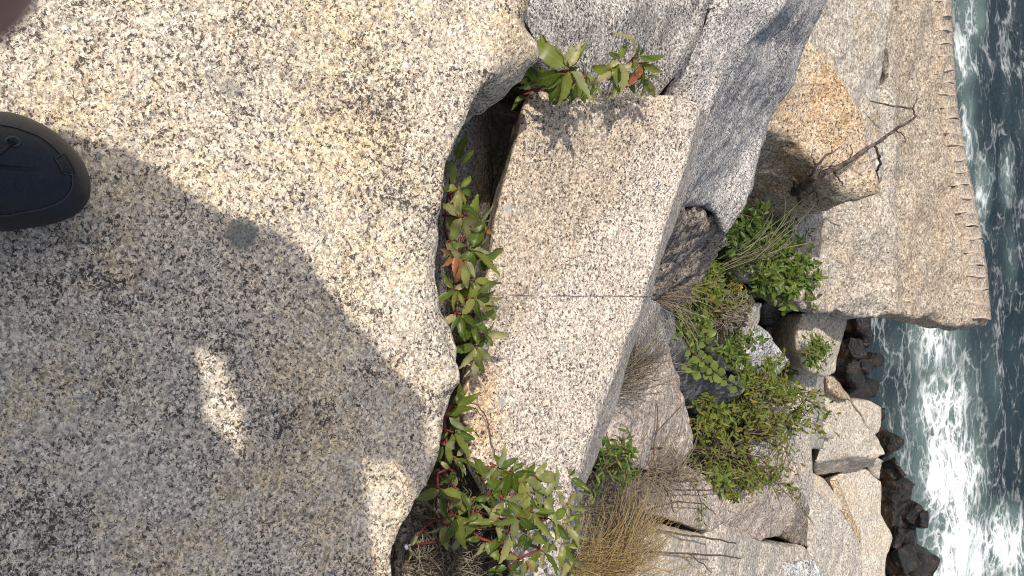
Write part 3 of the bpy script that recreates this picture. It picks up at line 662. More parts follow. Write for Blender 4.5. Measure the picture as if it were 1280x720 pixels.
def creeper(label, base, nodes):
    """nodes: px, py, z, leaflet length px, [angles in the picture plane], colour key"""
    b = at(*base); root = empty('creeper', b); tag(root, label, 'creeper')
    SV, SF = [], []
    prev = b
    for (px, py, z, L, angs, key) in nodes:
        p = at(px, py, z); k = L / ppm(p)
        mid = prev.lerp(p, .5) + Vector((rng.uniform(-.01, .01), rng.uniform(-.01, .01), -.03))
        tube(SV, SF, [prev - Vector((0, 0, .015)), mid, p - Vector((0, 0, .012)), p], [.0018, .0017, .0013, .001], 5)
        if rng.random() < .7: prev = p
        up = (Vector((0, 0, 1)) * .75 + (CAM - p).normalized() * .45 + Vector((rng.gauss(0, .22), rng.gauss(0, .22), 0))).normalized()
        extra = [rng.uniform(0, 360) for _ in range(2 if L > 26 else 1)]
        for ia, a in enumerate(list(angs) + extra):
            d = img_dir(a + rng.uniform(-9, 9)); d = (d - up * d.dot(up)).normalized()
            d = (d + up * rng.uniform(-.55, .45)).normalized()
            nrm = (up + d.cross(up) * rng.uniform(-1.1, 1.1)).normalized()
            kk = key
            if key == 'm': kk = rng.choice('ggy')
            if key == 'g' and rng.random() < .16: kk = 'y'
            if key == 'g' and rng.random() < .02: kk = 'r'
            sc = k * (rng.uniform(.62, 1.18) if ia < len(angs) else rng.uniform(.5, .85))
            q0 = p + d * sc * .08 - Vector((0, 0, .012 if ia >= len(angs) else 0))
            o = link('leaflet', rng.choice(LEAF[kk]), None, root)
            o.matrix_local = Matrix.Translation(q0 - b) @ leaf_frame(d, nrm).to_4x4() @ Matrix.Diagonal((sc * rng.uniform(.85, 1.2), sc, sc * rng.uniform(.5, 1.3), 1))
    me = mesh('stem', [v - b for v in SV], SF); link('stem', me, M_stem, root)
    return root

creeper('creeper with glossy leaves and one reddened leaf filling the crack beside the big boulder', (572, 330, -.33), [
    (570, 202, -.13, 36, [-75, -25, 150], 'g'), (574, 236, -.12, 38, [-50, 10, 55, 95, 170], 'g'), (570, 256, -.12, 36, [70, 110, 20], 'g'),
    (578, 270, -.09, 42, [75, 40, 100], 'y'), (596, 278, -.13, 38, [-35, 30, 75], 'g'), (590, 312, -.12, 40, [-60, 0, 45, 90, 130], 'g'),
    (604, 322, -.12, 32, [-10, 40, 80], 'g'), (573, 318, -.09, 38, [70, 110], 'r'), (583, 325, -.08, 36, [60, 95], 'y'), (566, 300, -.11, 28, [130, 80], 'g'),
    (592, 350, -.12, 36, [10, 60, 100], 'g'), (572, 362, -.10, 34, [60, 100, 140], 'g'), (594, 372, -.11, 38, [0, 40, 85, 130, -40], 'm'), (606, 372, -.12, 34, [15, 55], 'y'),
    (576, 392, -.10, 34, [40, 80, 120], 'g'), (592, 402, -.12, 34, [-20, 30, 75, 110], 'g'), (606, 418, -.14, 32, [20, 60, 100, 150], 'm'), (596, 432, -.14, 30, [40, 80, 120, 160], 'g'), (598, 446, -.15, 24, [60, 110], 'g')])
creeper('creeper fringe climbing along the boulder edge below the crack', (562, 560, -.42), [
    (570, 508, -.16, 32, [-80, -40, 100], 'g'), (560, 520, -.15, 30, [-20, 40], 'g'), (566, 540, -.16, 34, [-25, 10, 60, 110], 'g'), (556, 556, -.14, 32, [0, 60, 120], 'g'),
    (570, 572, -.17, 32, [20, 70, -40], 'g'), (566, 588, -.16, 32, [50, 90, 130], 'm'), (552, 612, -.13, 34, [160, 20, 80], 'g'), (574, 612, -.18, 30, [60, 100], 'm'),
    (572, 646, -.2, 34, [30, 80, 130, -60], 'g'), (556, 655, -.2, 30, [150, 100], 'y'), (513, 684, -.3, 24, [80, -70], 'y'), (575, 668, -.22, 28, [70, 110], 'm')])
creeper('creeper mass with red stems spilling over the narrow end of the pale slab', (650, 660, -.33), [
    (606, 600, -.16, 31, [-90, -40, 30], 'g'), (622, 586, -.16, 33, [-70, -20, 40, 110], 'g'), (640, 592, -.15, 33, [-60, 0, 60, 130], 'g'), (652, 598, -.15, 34, [-35, 25, 80], 'g'),
    (614, 622, -.16, 33, [170, 60, -20], 'g'), (632, 625, -.14, 34, [-80, -10, 50, 120], 'm'), (668, 596, -.15, 36, [-50, 20, 70], 'y'), (660, 616, -.14, 34, [0, 60, 110], 'm'),
    (680, 622, -.15, 31, [-60, 30, 80], 'y'), (648, 646, -.13, 38, [-20, 30, 160, 190], 'g'), (668, 640, -.13, 36, [10, 60, 120], 'm'), (620, 652, -.15, 33, [150, 190, 80], 'g'),
    (638, 668, -.16, 33, [70, 110, 150], 'g'), (662, 668, -.15, 34, [40, 90, 130, -20], 'g'), (690, 650, -.16, 33, [-30, 40, 90], 'm'), (598, 640, -.18, 29, [120, 170, 60], 'g'),
    (606, 676, -.2, 28, [60, 120], 'm'), (655, 700, -.2, 29, [60, 100, 20], 'g'), (680, 690, -.2, 29, [60, 100, 140], 'm'), (640, 712, -.22, 29, [80, 120, 30], 'g'), (694, 612, -.16, 28, [-80, 60], 'y'), (620, 705, -.25, 26, [60, 120], 'g')])
creeper('yellowish creeper hanging down the far side of the narrow slab end', (716, 690, -.7), [
    (712, 596, -.27, 30, [-90, -60, 40], 'm'), (718, 615, -.28, 28, [0, 60, 110], 'y'), (710, 630, -.27, 26, [20, 80, 140], 'y'), (716, 645, -.28, 26, [10, 60, -50], 'm'),
    (706, 655, -.27, 28, [60, 120, 180], 'm'), (718, 668, -.30, 28, [30, 80, 120], 'y'), (705, 680, -.28, 28, [60, 110, 10], 'm'), (715, 695, -.32, 28, [50, 90, 130], 'm'), (700, 702, -.3, 28, [90, 130], 'y'), (712, 716, -.34, 26, [60, 100], 'm')])
creeper('creeper with big pointed leaves at the slab head beside the black hole', (712, 112, -.42), [
    (711, 86, -0.115, 50, [-138, -155, -72, 92, 55], 'm'), (706, 92, -0.125, 46, [172, 150, 120], 'g'), (674, 98, -0.195, 34, [170, 200, 30, 140], 'g'), (733, 92, -0.155, 34, [-95, 75, 110, 40], 'g'), (745, 104, -0.175, 28, [60, 120, -40], 'g'), (655, 118, -0.255, 26, [120, 80], 'g'),
    (722, 102, -0.165, 36, [100, 60, 140], 'g')])
creeper('smaller creeper with upright leaves at the slab head beside the grey boulder crease', (790, 112, -.45), [
    (776, 76, -0.155, 34, [-105, -70, 160, 100], 'g'), (770, 90, -0.175, 30, [190, 60, 110, -30], 'g'), (798, 70, -0.145, 34, [-125, -40, 20], 'm'), (802, 78, -0.155, 32, [40, 80, 110, -10], 'g'), (785, 92, -0.185, 32, [60, 20, 110], 'g'), (808, 96, -0.185, 28, [60, 110, 0], 'm')])

# ---- grass tufts
M_straw = leaf_mat('straw', [(.40, .28, .12), (.52, .39, .20), (.30, .20, .09), (.46, .34, .16)], rough=.7, trans=.15)
M_straw2 = leaf_mat('grey_straw', [(.22, .18, .13), (.34, .29, .22), (.15, .11, .08)], rough=.7, trans=.15)
M_green_grass = leaf_mat('green_grass', [(.09, .12, .04), (.20, .20, .09), (.30, .27, .16)], rough=.6, trans=.2)
def tuft(label, bases, ang, spread, length, count, mat, z, zup=.05, width=.0008, cat='grass', drop=.06, name='grass_tuft'):
    """thin bent stalks; ang = picture angle they point to"""
    pts0 = [at(bx, by, z) for bx, by in bases]; b = sum(pts0, Vector()) / len(pts0)
    V, Fc, tone = [], [], []
    for _ in range(count):
        i = rng.randrange(len(pts0)); j = rng.randrange(len(pts0))
        p = pts0[i].lerp(pts0[j], rng.random()) + Vector((rng.gauss(0, .012), rng.gauss(0, .012), rng.uniform(-.03, .01)))
        d = img_dir(ang + rng.gauss(0, spread)); d.z = 0
        L = length / ppm(p) * rng.uniform(.45, 1.15); rise = rng.uniform(.2, 1.0) * zup
        side = Vector((rng.gauss(0, .1), rng.gauss(0, .1), 0)) * L
        pts = [p, p + d * L * .35 + Vector((0, 0, rise * .9)), p + d * L * .7 + side * .5 + Vector((0, 0, rise)), p + d * L + side + Vector((0, 0, rise - drop * rng.uniform(0, 1)))]
        n0 = len(V); tube(V, Fc, pts, [width, width, width * .8, width * .3], 3, False); t = rng.random(); tone += [t] * (len(V) - n0)
    me = mesh(name, [v - b for v in V], Fc)
    a = me.attributes.new('tone', 'FLOAT', 'POINT'); a.data.foreach_set('value', tone)
    return tag(link(name, me, mat, loc=b), label, cat)
tuft('fan of dry straw stalks leaning out from under the pale slab edge', [(768, 490), (778, 470), (786, 455)], -38, 26, 85, 130, M_straw2, -.95, .10)
tuft('sparse straw stalks spreading over the shrub from the long boulder tip', [(805, 372), (815, 365)], 28, 22, 75, 70, M_straw2, -1.1, .16)
tuft('thick straw coloured grass tuft at the foot of the slab end', [(722, 715), (735, 690), (750, 720), (730, 740)], -32, 26, 125, 330, M_straw, -1.0, .14)
tuft('grey brown dead grass behind the straw coloured tuft', [(735, 640), (760, 620), (750, 665)], -5, 55, 90, 330, M_straw2, -1.05, .10, .0007)
tuft('withered grass in the gap below the boulder corner', [(515, 705), (545, 722), (530, 668), (550, 690), (560, 650)], -50, 60, 60, 420, M_straw2, -.36, .07, .0009)
R_([(490, 720, -.34), (500, 655, -.33), (530, 628, -.34), (556, 640, -.36), (570, 700, -.38), (560, 800, -.38), (490, 800, -.34)], 'brown mottled stone under withered grass at the boulder corner', M_brown, voxel=.01)
R_([(503, 684, -.22), (509, 679, -.21), (518, 681, -.21), (517, 688, -.22), (508, 690, -.22)], 'tiny white pebble at the boulder corner', M_white, voxel=.004, drop=.02, amp=.15, rayk=.2)
tuft('brown leaf litter and dead stalks between the slab end and the grey stone', [(585, 650), (610, 690), (630, 715), (600, 720), (575, 700), (590, 615)], -60, 80, 45, 420, M_straw2, -.40, .06, .0008)
tuft('few thin pale stalks crossing the ochre rock foot', [(893, 345), (905, 330)], -34, 7, 130, 22, M_green_grass, -1.65, .2, .0022)
tuft('thin grey blades in the black hole beside the slab', [(615, 232), (621, 215)], -70, 40, 40, 14, M_straw2, -.50, .04, .0006)
tuft('brown dead weeds between the dull grey stone and the low shrub', [(880, 380), (900, 400), (860, 370), (915, 385)], 0, 90, 30, 260, M_straw2, -1.68, .06, .0013)
tuft('dry tangle behind the tan stone under the ochre shrub', [(800, 580), (830, 600), (850, 585), (780, 600)], -10, 70, 50, 240, M_straw2, -1.32, .08, .0011)

# ---- shrubs
M_sg = leaf_mat('shrub_green', [(.065, .11, .014), (.11, .165, .022), (.16, .21, .035), (.08, .13, .018)], rough=.45)
M_sd = leaf_mat('shrub_dark', [(.035, .065, .010), (.065, .11, .018), (.10, .15, .025)], rough=.45)
M_so = leaf_mat('shrub_ochre', [(.11, .15, .018), (.18, .20, .03), (.21, .17, .035), (.08, .125, .016), (.15, .185, .022), (.09, .14, .018)], rough=.5)
M_sb = leaf_mat('shrub_brown', [(.09, .065, .035), (.14, .10, .05), (.08, .09, .03), (.06, .045, .03)], rough=.6)
M_sl = leaf_mat('sprig_lime', [(.15, .20, .035), (.20, .25, .05), (.11, .16, .03)], rough=.45)
def shrub(label, base, tips, leaf_px, per, mat, asp=.5, jitter=.02, stem_mat=None, twigs=2, arch=.05, cat='shrub', name='shrub'):
    b = at(*base); root = empty(name, b); tag(root, label, cat)
    SV, SF, V, Fc, tone = [], [], [], [], []
    def leaves(pts, cnt, size):
        for _ in range(cnt):
            u = (rng.random() ** .8) * (len(pts) - 1); i = min(int(u), len(pts) - 2); p = pts[i].lerp(pts[i + 1], u - i)
            ax = (pts[i + 1] - pts[i]).normalized()
            d = (ax * rng.uniform(.1, .9) + Vector((rng.gauss(0, 1), rng.gauss(0, 1), rng.gauss(.2, .6))).normalized()).normalized()
            nrm = (Vector((0, 0, .8)) + Vector((rng.gauss(0, .5), rng.gauss(0, .5), 0)) + (CAM - p).normalized() * .3).normalized()
            L = size * rng.uniform(.6, 1.2); m_ = leaf_frame(d, nrm)
            x, yv, zv = m_.col[0], m_.col[1], m_.col[2]; q = p + d * size * .15 + Vector((rng.gauss(0, jitter * .3), rng.gauss(0, jitter * .3), 0))
            n0 = len(V); wv = L * asp * .5
            for (a, c_, e) in ((0, 0, 0), (-wv * .9, .35, .12), (0, .4, -.02), (wv * .9, .35, .12), (-wv * .7, .72, .05), (0, .75, -.05), (wv * .7, .72, .05), (0, 1, -.16)):
                V.append(q + x * a + yv * L * c_ + zv * L * e)
            Fc.extend([(n0, n0 + 2, n0 + 1), (n0, n0 + 3, n0 + 2), (n0 + 1, n0 + 2, n0 + 5, n0 + 4), (n0 + 2, n0 + 3, n0 + 6, n0 + 5), (n0 + 4, n0 + 5, n0 + 7), (n0 + 5, n0 + 6, n0 + 7)])
            t = rng.random(); tone.extend([t] * 8)
    for tp in tips:
        e = at(*tp); size = leaf_px / ppm(e)
        mid = b.lerp(e, .5) + Vector((rng.gauss(0, .02), rng.gauss(0, .02), arch))
        pts = [b, b.lerp(mid, .55) + Vector((0, 0, arch * .4)), mid, mid.lerp(e, .55) + Vector((rng.gauss(0, .008), rng.gauss(0, .008), arch * .25)), e]
        tube(SV, SF, pts, [.0035, .003, .0025, .0018, .001], 5)
        leaves(pts[1:], per, size)
        for _ in range(twigs):
            u = rng.uniform(.3, .95); s0 = pts[2].lerp(pts[4], u); dl = (e - b).length * .28
            d = Vector((rng.gauss(0, 1), rng.gauss(0, 1), rng.gauss(.3, .4))).normalized(); s1 = s0 + d * dl * .5 + Vector((0, 0, .02)); s2 = s0 + d * dl
            tube(SV, SF, [s0, s1, s2], [.0016, .0013, .0008], 4); leaves([s0, s1, s2], per // 3, size)
    link('stem', mesh('stem', [v - b for v in SV], SF), stem_mat or M_twig, root)
    me = mesh('foliage', [v - b for v in V], Fc)
    a = me.attributes.new('tone', 'FLOAT', 'POINT'); a.data.foreach_set('value', tone)
    fo_ = link('foliage', me, mat, root); fo_['kind'] = 'stuff'
    return root
shrub('dark green shrub wedged under the ochre rock foot', (890, 325, -1.75), [(925, 262, -1.75), (945, 258, -1.8), (912, 275, -1.65), (935, 285, -1.8), (900, 290, -1.6), (905, 305, -1.65), (950, 275, -1.85), (975, 285, -1.92), (960, 300, -1.9)], 11, 44, M_sd)
shrub('leafy green shrub beside the smooth part of the quarried block', (930, 362, -2.05), [(1005, 325, -2.0), (1015, 345, -2.02), (985, 318, -1.98), (1000, 360, -2.05), (970, 330, -1.95), (960, 350, -1.95), (980, 368, -2.05), (945, 340, -1.9), (1012, 318, -2.0), (990, 342, -1.98)], 12, 46, M_sg, .5)
shrub('low brownish green shrub with yellow blossoms below the long boulder tip', (860, 380, -1.66), [(835, 345, -1.35), (850, 335, -1.42), (870, 330, -1.5), (890, 345, -1.6), (900, 370, -1.7), (840, 375, -1.45), (855, 400, -1.55), (880, 395, -1.65), (915, 355, -1.75), (862, 355, -1.5), (885, 320, -1.6), (875, 370, -1.58), (845, 355, -1.4), (830, 365, -1.35), (868, 345, -1.5), (895, 335, -1.62)], 9, 60, M_so)
shrub('brown withered shrub among the yellow blossom one and the grey stone', (885, 395, -1.75), [(905, 375, -1.7), (920, 380, -1.75), (870, 385, -1.6), (900, 410, -1.75), (925, 400, -1.85), (935, 365, -1.85)], 8, 45, M_sb)
shrub('ochre green spreading shrub below the bright white stone', (925, 540, -2.08), [(950, 475, -2.05), (975, 465, -2.15), (985, 490, -2.2), (1000, 515, -2.3), (990, 540, -2.3), (960, 500, -2.1), (940, 495, -2.0), (920, 505, -1.95), (970, 525, -2.2), (940, 520, -2.05), (910, 530, -1.95), (955, 545, -2.15), (925, 475, -1.95), (905, 490, -1.9), (990, 510, -2.25), (1002, 508, -2.3), (996, 525, -2.3), (930, 500, -2.0), (955, 470, -2.05), (895, 520, -1.9), (1008, 500, -2.32), (1004, 530, -2.35), (1000, 478, -2.35), (985, 560, -2.35)], 10, 19, M_so, .36, .05)
shrub('fine leaved green shrub in front of the tan and pinkish stones', (890, 565, -1.78), [(870, 540, -1.55), (890, 530, -1.65), (900, 550, -1.75), (930, 560, -1.9), (960, 590, -2.1), (975, 595, -2.15), (940, 580, -2.0), (910, 575, -1.85), (880, 580, -1.7), (895, 605, -1.85), (870, 565, -1.6), (905, 600, -1.85), (925, 540, -1.95), (850, 565, -1.5), (985, 605, -2.25), (905, 620, -1.85), (945, 610, -2.05)], 9, 18, M_so, .36, .05)
shrub('bright green sprig hanging over the round cream stone', (885, 585, -1.7), [(893, 612, -1.68), (890, 600, -1.66), (898, 605, -1.7)], 12, 26, M_sl, .4, twigs=1)
shrub('tufted sprig with dark buds growing on the flat pale slab', (992, 440, -2.16), [(1015, 428, -2.20), (1030, 430, -2.23), (1034, 442, -2.26), (1020, 445, -2.23), (1008, 450, -2.20), (1025, 425, -2.20)], 9, 22, M_sg, .4)
shrub('loose leafy green shrub tucked behind the slab end', (748, 580, -1.02), [(738, 560, -.8), (760, 548, -.88), (775, 560, -.95), (750, 590, -.85), (785, 575, -1.0), (765, 580, -.92), (740, 600, -.8), (780, 550, -.95), (755, 565, -.8)], 13, 15, M_sg, .32)
shrub('ochre moss green sprigs around the pinkish stone behind the white stone', (985, 455, -2.62), [(972, 470, -2.5), (985, 470, -2.6), (995, 452, -2.65), (975, 450, -2.5), (965, 478, -2.4)], 9, 30, M_so)
shrub('reddish brown low sprigs at the edge of the smooth block face', (985, 385, -2.3), [(1010, 350, -2.03), (1018, 365, -2.04), (1005, 372, -2.1), (1015, 330, -2.02)], 8, 26, M_sb)
shrub('small green weeds between the two round leaved sprigs and the grey stone', (900, 440, -1.85), [(905, 420, -1.8), (920, 425, -1.88), (912, 440, -1.88), (930, 420, -1.92), (925, 450, -1.98), (895, 425, -1.75), (940, 475, -2.08), (930, 485, -2.0)], 9, 34, M_sg, .45)
shrub('green weeds along the foot of the black stone', (880, 520, -1.85), [(868, 505, -1.72), (880, 512, -1.8), (862, 525, -1.6), (895, 525, -1.9), (905, 515, -1.92), (875, 535, -1.75)], 9, 40, M_so, .45)
shrub('mixed green weeds under the sparse straw stalks', (860, 415, -1.6), [(845, 405, -1.42), (838, 390, -1.38), (852, 390, -1.45), (870, 405, -1.6), (880, 418, -1.66), (850, 425, -1.45)], 8, 40, M_sg, .5)
shrub('feathery yellow green weed bridging the white stone and the spreading shrub', (935, 490, -2.02), [(960, 455, -2.1), (975, 480, -2.2), (945, 480, -2.05), (985, 478, -2.25), (965, 495, -2.15), (1000, 492, -2.35), (920, 470, -1.95), (908, 482, -1.9)], 8, 46, M_so, .4)
shrub('feathery lime weed reaching out beside the dead branch foot', (925, 335, -1.95), [(960, 285, -1.9), (985, 290, -1.95), (970, 305, -1.95), (945, 300, -1.85), (935, 315, -1.85), (1000, 300, -1.97), (915, 310, -1.75)], 8, 46, M_sg, .4)
shrub('tangle of fine yellow green weeds at the foot of the pinkish boulder', (905, 585, -1.88), [(930, 600, -1.95), (950, 585, -2.05), (880, 605, -1.75), (920, 615, -1.95), (965, 600, -2.15), (900, 620, -1.85), (865, 590, -1.6), (855, 600, -1.5)], 8, 44, M_so, .4)
# round leaved sprigs, each leaf a part
def sprig(label, base, stems, leaf_px, mat, n_):
    b = at(*base); root = empty('round_leaf_sprig', b); tag(root, label, 'sprig')
    lm = [leaflet_mesh('leaf', .8, .12 + .1 * i, .25, 2, i + 40) for i in range(3)]
    for m_ in lm: m_.materials.append(mat)
    SV, SF = [], []
    for st in stems:
        pts = [at(*p) for p in st]; tube(SV, SF, pts, .0018, 5)
        for k in range(n_):
            u = (k + .5) / n_ * (len(pts) - 1); i = min(int(u), len(pts) - 2); p = pts[i].lerp(pts[i + 1], u - i); ax = (pts[i + 1] - pts[i]).normalized()
            sd_ = 1 if k % 2 else -1
            up = (Vector((0, 0, .8)) + (CAM - p).normalized() * .5 + Vector((rng.gauss(0, .2), rng.gauss(0, .2), 0))).normalized()
            d = (ax * .5 + up.cross(ax) * sd_ + up * .1).normalized(); L = leaf_px / ppm(p) * rng.uniform(.85, 1.2)
            o = link('leaf', lm[k % 3], None, root)
            o.matrix_local = Matrix.Translation(p - b) @ leaf_frame(d, up).to_4x4() @ Matrix.Scale(L, 4)
    link('stem', mesh('stem', [v - b for v in SV], SF), M_twig, root)
sprig('sprig of round lime leaves over the black stone', (930, 488, -1.85), [[(928, 487, -1.8), (900, 470, -1.62), (880, 452, -1.5), (860, 435, -1.38)], [(905, 470, -1.68), (885, 468, -1.58), (868, 462, -1.5), (858, 455, -1.42)]], 13, M_sl, 14)
sprig('sprig of round yellow green leaves above the black stone', (880, 425, -1.7), [[(885, 432, -1.62), (872, 420, -1.5), (858, 408, -1.42), (845, 395, -1.36)], [(888, 440, -1.65), (868, 440, -1.5), (850, 425, -1.38), (840, 408, -1.3)], [(880, 425, -1.6), (885, 412, -1.58), (875, 395, -1.52)]], 12, M_sl, 9)
# yellow blossoms
M_yel = flat_mat('petal_yellow', (.62, .40, .02), .5, .2, 90)
for i, (px, py, z, lb) in enumerate(((846, 344, -1.33, 'small yellow blossom by the long boulder tip'), (925, 358, -1.85, 'yellow blossom beside the leafy green shrub'), (926, 366, -1.86, 'lower yellow blossom of the pair beside the leafy green shrub'))):
    p = at(px, py, z); V, Fc = [], []
    for k in range(6):
        a = k * math.pi / 3; d = Vector((math.cos(a), math.sin(a), .35)); sdv = Vector((-math.sin(a), math.cos(a), 0)); n0 = len(V); r_ = .011
        V += [Vector(), d * r_ * .6 + sdv * r_ * .35, d * r_, d * r_ * .6 - sdv * r_ * .35]; Fc.append((n0, n0 + 1, n0 + 2, n0 + 3))
    tube(V, Fc, [(0, 0, 0), (.004, -.004, -.05)], .001, 4)
    tag(link('blossom', mesh('blossom', V, Fc), M_yel, loc=p), lb, 'flower')

# ---- dead branch and twigs
M_dead = flat_mat('dead_wood', (.055, .040, .034), .85, .4, 120, .004, .2, col2=(.16, .125, .10))
def branch(label, limbs, mat=M_dead, name='dead_branch', cat='branch', n_=7):
    b = at(*limbs[0][0][:3]); V, Fc = [], []
    for lb in limbs:
        pts, rad = [], []
        for i, q in enumerate(lb):
            p = at(*q[:3]); pts.append(p); rad.append(q[3] / ppm(p))
        P2, R2 = [], []
        for i in range(len(pts) - 1):
            for s_ in (0, .33, .67):
                P2.append(pts[i].lerp(pts[i + 1], s_) + Vector((rng.gauss(0, 1), rng.gauss(0, 1), rng.gauss(0, 1))) * (.002 if s_ else 0)); R2.append(rad[i] + (rad[i + 1] - rad[i]) * s_)
        P2.append(pts[-1]); R2.append(rad[-1]); tube(V, Fc, P2, R2, n_)
    return tag(link(name, mesh(name, [v - b for v in V], Fc), mat, loc=b), label, cat)
branch('dark dead branch lying across the ochre rock', [
    [(992, 240, -1.74, 6), (1004, 232, -1.60, 6.5), (1022, 221, -1.50, 4.6), (1050, 208, -1.46, 3.4), (1075, 191, -1.46, 2.6), (1094, 180, -1.50, 2.1), (1116, 165, -1.58, 2.0), (1138, 151, -1.66, 1.6), (1145, 145, -1.70, 1.3), (1141, 136, -1.72, 1.2), (1120, 133, -1.72, 1.1), (1100, 129, -1.72, 1.0), (1088, 126, -1.74, .8)],
    [(1141, 136, -1.72, 1.0), (1145, 128, -1.72, .7), (1146, 120, -1.73, .5)],
    [(1092, 182, -1.5, 1.6), (1100, 196, -1.55, 1.7), (1101, 205, -1.58, 1.6), (1095, 214, -1.62, 1.4), (1098, 223, -1.66, 1.2), (1096, 230, -1.7, .8)],
    [(1012, 226, -1.55, 2.2), (1020, 206, -1.47, 1.8), (1032, 194, -1.44, 1.4), (1042, 190, -1.43, 1.1), (1050, 183, -1.42, .8)],
    [(1002, 232, -1.60, 3.5), (1000, 250, -1.72, 2.6), (996, 264, -1.86, 2), (995, 275, -1.95, 1.5)],
    [(1000, 250, -1.72, 1.4), (1012, 242, -1.66, 1.1), (1020, 236, -1.6, .7)],
    [(1040, 213, -1.48, 1.5), (1048, 222, -1.5, 1.2), (1053, 230, -1.52, .7)],
    [(1000, 236, -1.66, 4), (994, 228, -1.6, 3), (990, 222, -1.57, 1.5)], [(1022, 221, -1.5, 1.4), (1028, 210, -1.47, 1.0), (1040, 206, -1.45, .7), (1046, 200, -1.44, .5)],
    [(1060, 202, -1.46, 1.1), (1066, 190, -1.44, .8), (1064, 180, -1.43, .5)], [(1012, 228, -1.56, 1.2), (1020, 240, -1.62, .9), (1022, 254, -1.68, .6)], [(1030, 218, -1.48, 1.2), (1038, 208, -1.46, .9), (1046, 206, -1.45, .6)],
    [(1120, 163, -1.59, .9), (1128, 168, -1.64, .7), (1132, 178, -1.7, .4)], [(1020, 206, -1.47, 1.0), (1014, 196, -1.45, .7), (1016, 186, -1.44, .4)]])
branch('thin dark twig standing out over the rough grey boulder', [[(820, 662, -1.4, 1.3), (850, 668, -1.4, 1.5), (890, 674, -1.5, 1.3), (920, 679, -1.6, .8)]], M_twig, 'twig', 'twig', 5)
branch('long thin twig with side shoots above the rough grey boulder', [[(800, 690, -1.3, 1.2), (860, 692, -1.42, 1.3), (900, 694, -1.55, 1.1), (926, 698, -1.65, .7)], [(860, 692, -1.42, .9), (880, 705, -1.5, .8), (890, 716, -1.55, .5)]], M_twig, 'twig', 'twig', 5)
branch('brown forked twig lying over the round cream stone', [
    [(775, 640, -1.2, 1.2), (800, 618, -1.28, 1.3), (840, 612, -1.38, 1.2), (885, 613, -1.5, 1.0), (922, 610, -1.62, .7)], [(780, 650, -1.2, 1.1), (820, 634, -1.32, 1.2), (850, 627, -1.4, 1), (880, 630, -1.5, .8), (895, 644, -1.58, .5)],
    [(770, 628, -1.18, 1.1), (810, 598, -1.3, 1.1), (840, 586, -1.38, .9), (870, 588, -1.46, .6)], [(805, 575, -1.25, 1.4), (822, 596, -1.32, 1.4), (835, 618, -1.38, 1.2), (842, 640, -1.42, .7)], [(810, 610, -1.3, .8), (850, 602, -1.4, .8), (885, 600, -1.5, .5)]], M_twig, 'twig', 'twig', 5)
branch('dark twig reaching from the shrub to the pinkish boulder', [[(800, 558, -1.2, 1.1), (850, 562, -1.42, 1.3), (900, 558, -1.72, 1.3), (940, 550, -1.95, 1), (968, 545, -2.1, .7)], [(900, 558, -1.72, .9), (925, 565, -1.85, .7), (945, 562, -1.95, .5)]], M_twig, 'twig', 'twig', 5)
branch('thin bare shoot standing on the tan stone', [[(812, 590, -1.2, 1.1), (818, 560, -1.2, 1.1), (822, 530, -1.2, 1.0), (820, 500, -1.2, .6)], [(820, 540, -1.2, .8), (840, 520, -1.25, .7), (852, 505, -1.28, .5)]], M_twig, 'twig', 'twig', 5)
branch('thin curved runner stem lying on the pale slab', [[(583, 503, -.215, .9), (597, 506, -.21, .9), (607, 520, -.215, .9), (613, 545, -.22, .9), (618, 572, -.22, .8)]], M_twig, 'runner_stem', 'stem', 5)

# ------------------------------------------------------------------ the photographer (toe of the shoe, a fingertip and the shadow are in view)
M_skin = flat_mat('skin', (.50, .27, .235), .5, .08, 120, .0006, .4)
M_jacket = flat_mat('jacket_cloth', (.03, .035, .05), .85, .25, 300, .001, .2)
M_trouser = flat_mat('trouser_cloth', (.035, .04, .055), .85, .25, 300, .001, .2)
M_hair = flat_mat('hair', (.05, .035, .025), .6, .3, 200, .003, .3)
M_shoe = flat_mat('shoe_leather', (.006, .0085, .015), .36, .35, 420, .0006, .4, col2=(.016, .018, .023), lo=.5, hi=.8)
M_sole = flat_mat('sole_rubber', (.010, .010, .011), .55, .2, 200, .0006, .35)
M_seam = flat_mat('seam_thread', (.04, .045, .055), .6, .2, 300)
person = empty('person', (0, -.2, 0))
tag(person, 'person in dark clothes on the big boulder, only a black shoe toe and fingertip showing', 'person')
PB = Vector(person.location)
def pmesh(name, build, mat, voxel, smooth=2):
    V, Fc = [], []; build(V, Fc)
    me = remesh(mesh(name, V, Fc), voxel, smooth); shift_to(me, PB); return link(name, me, mat, person)
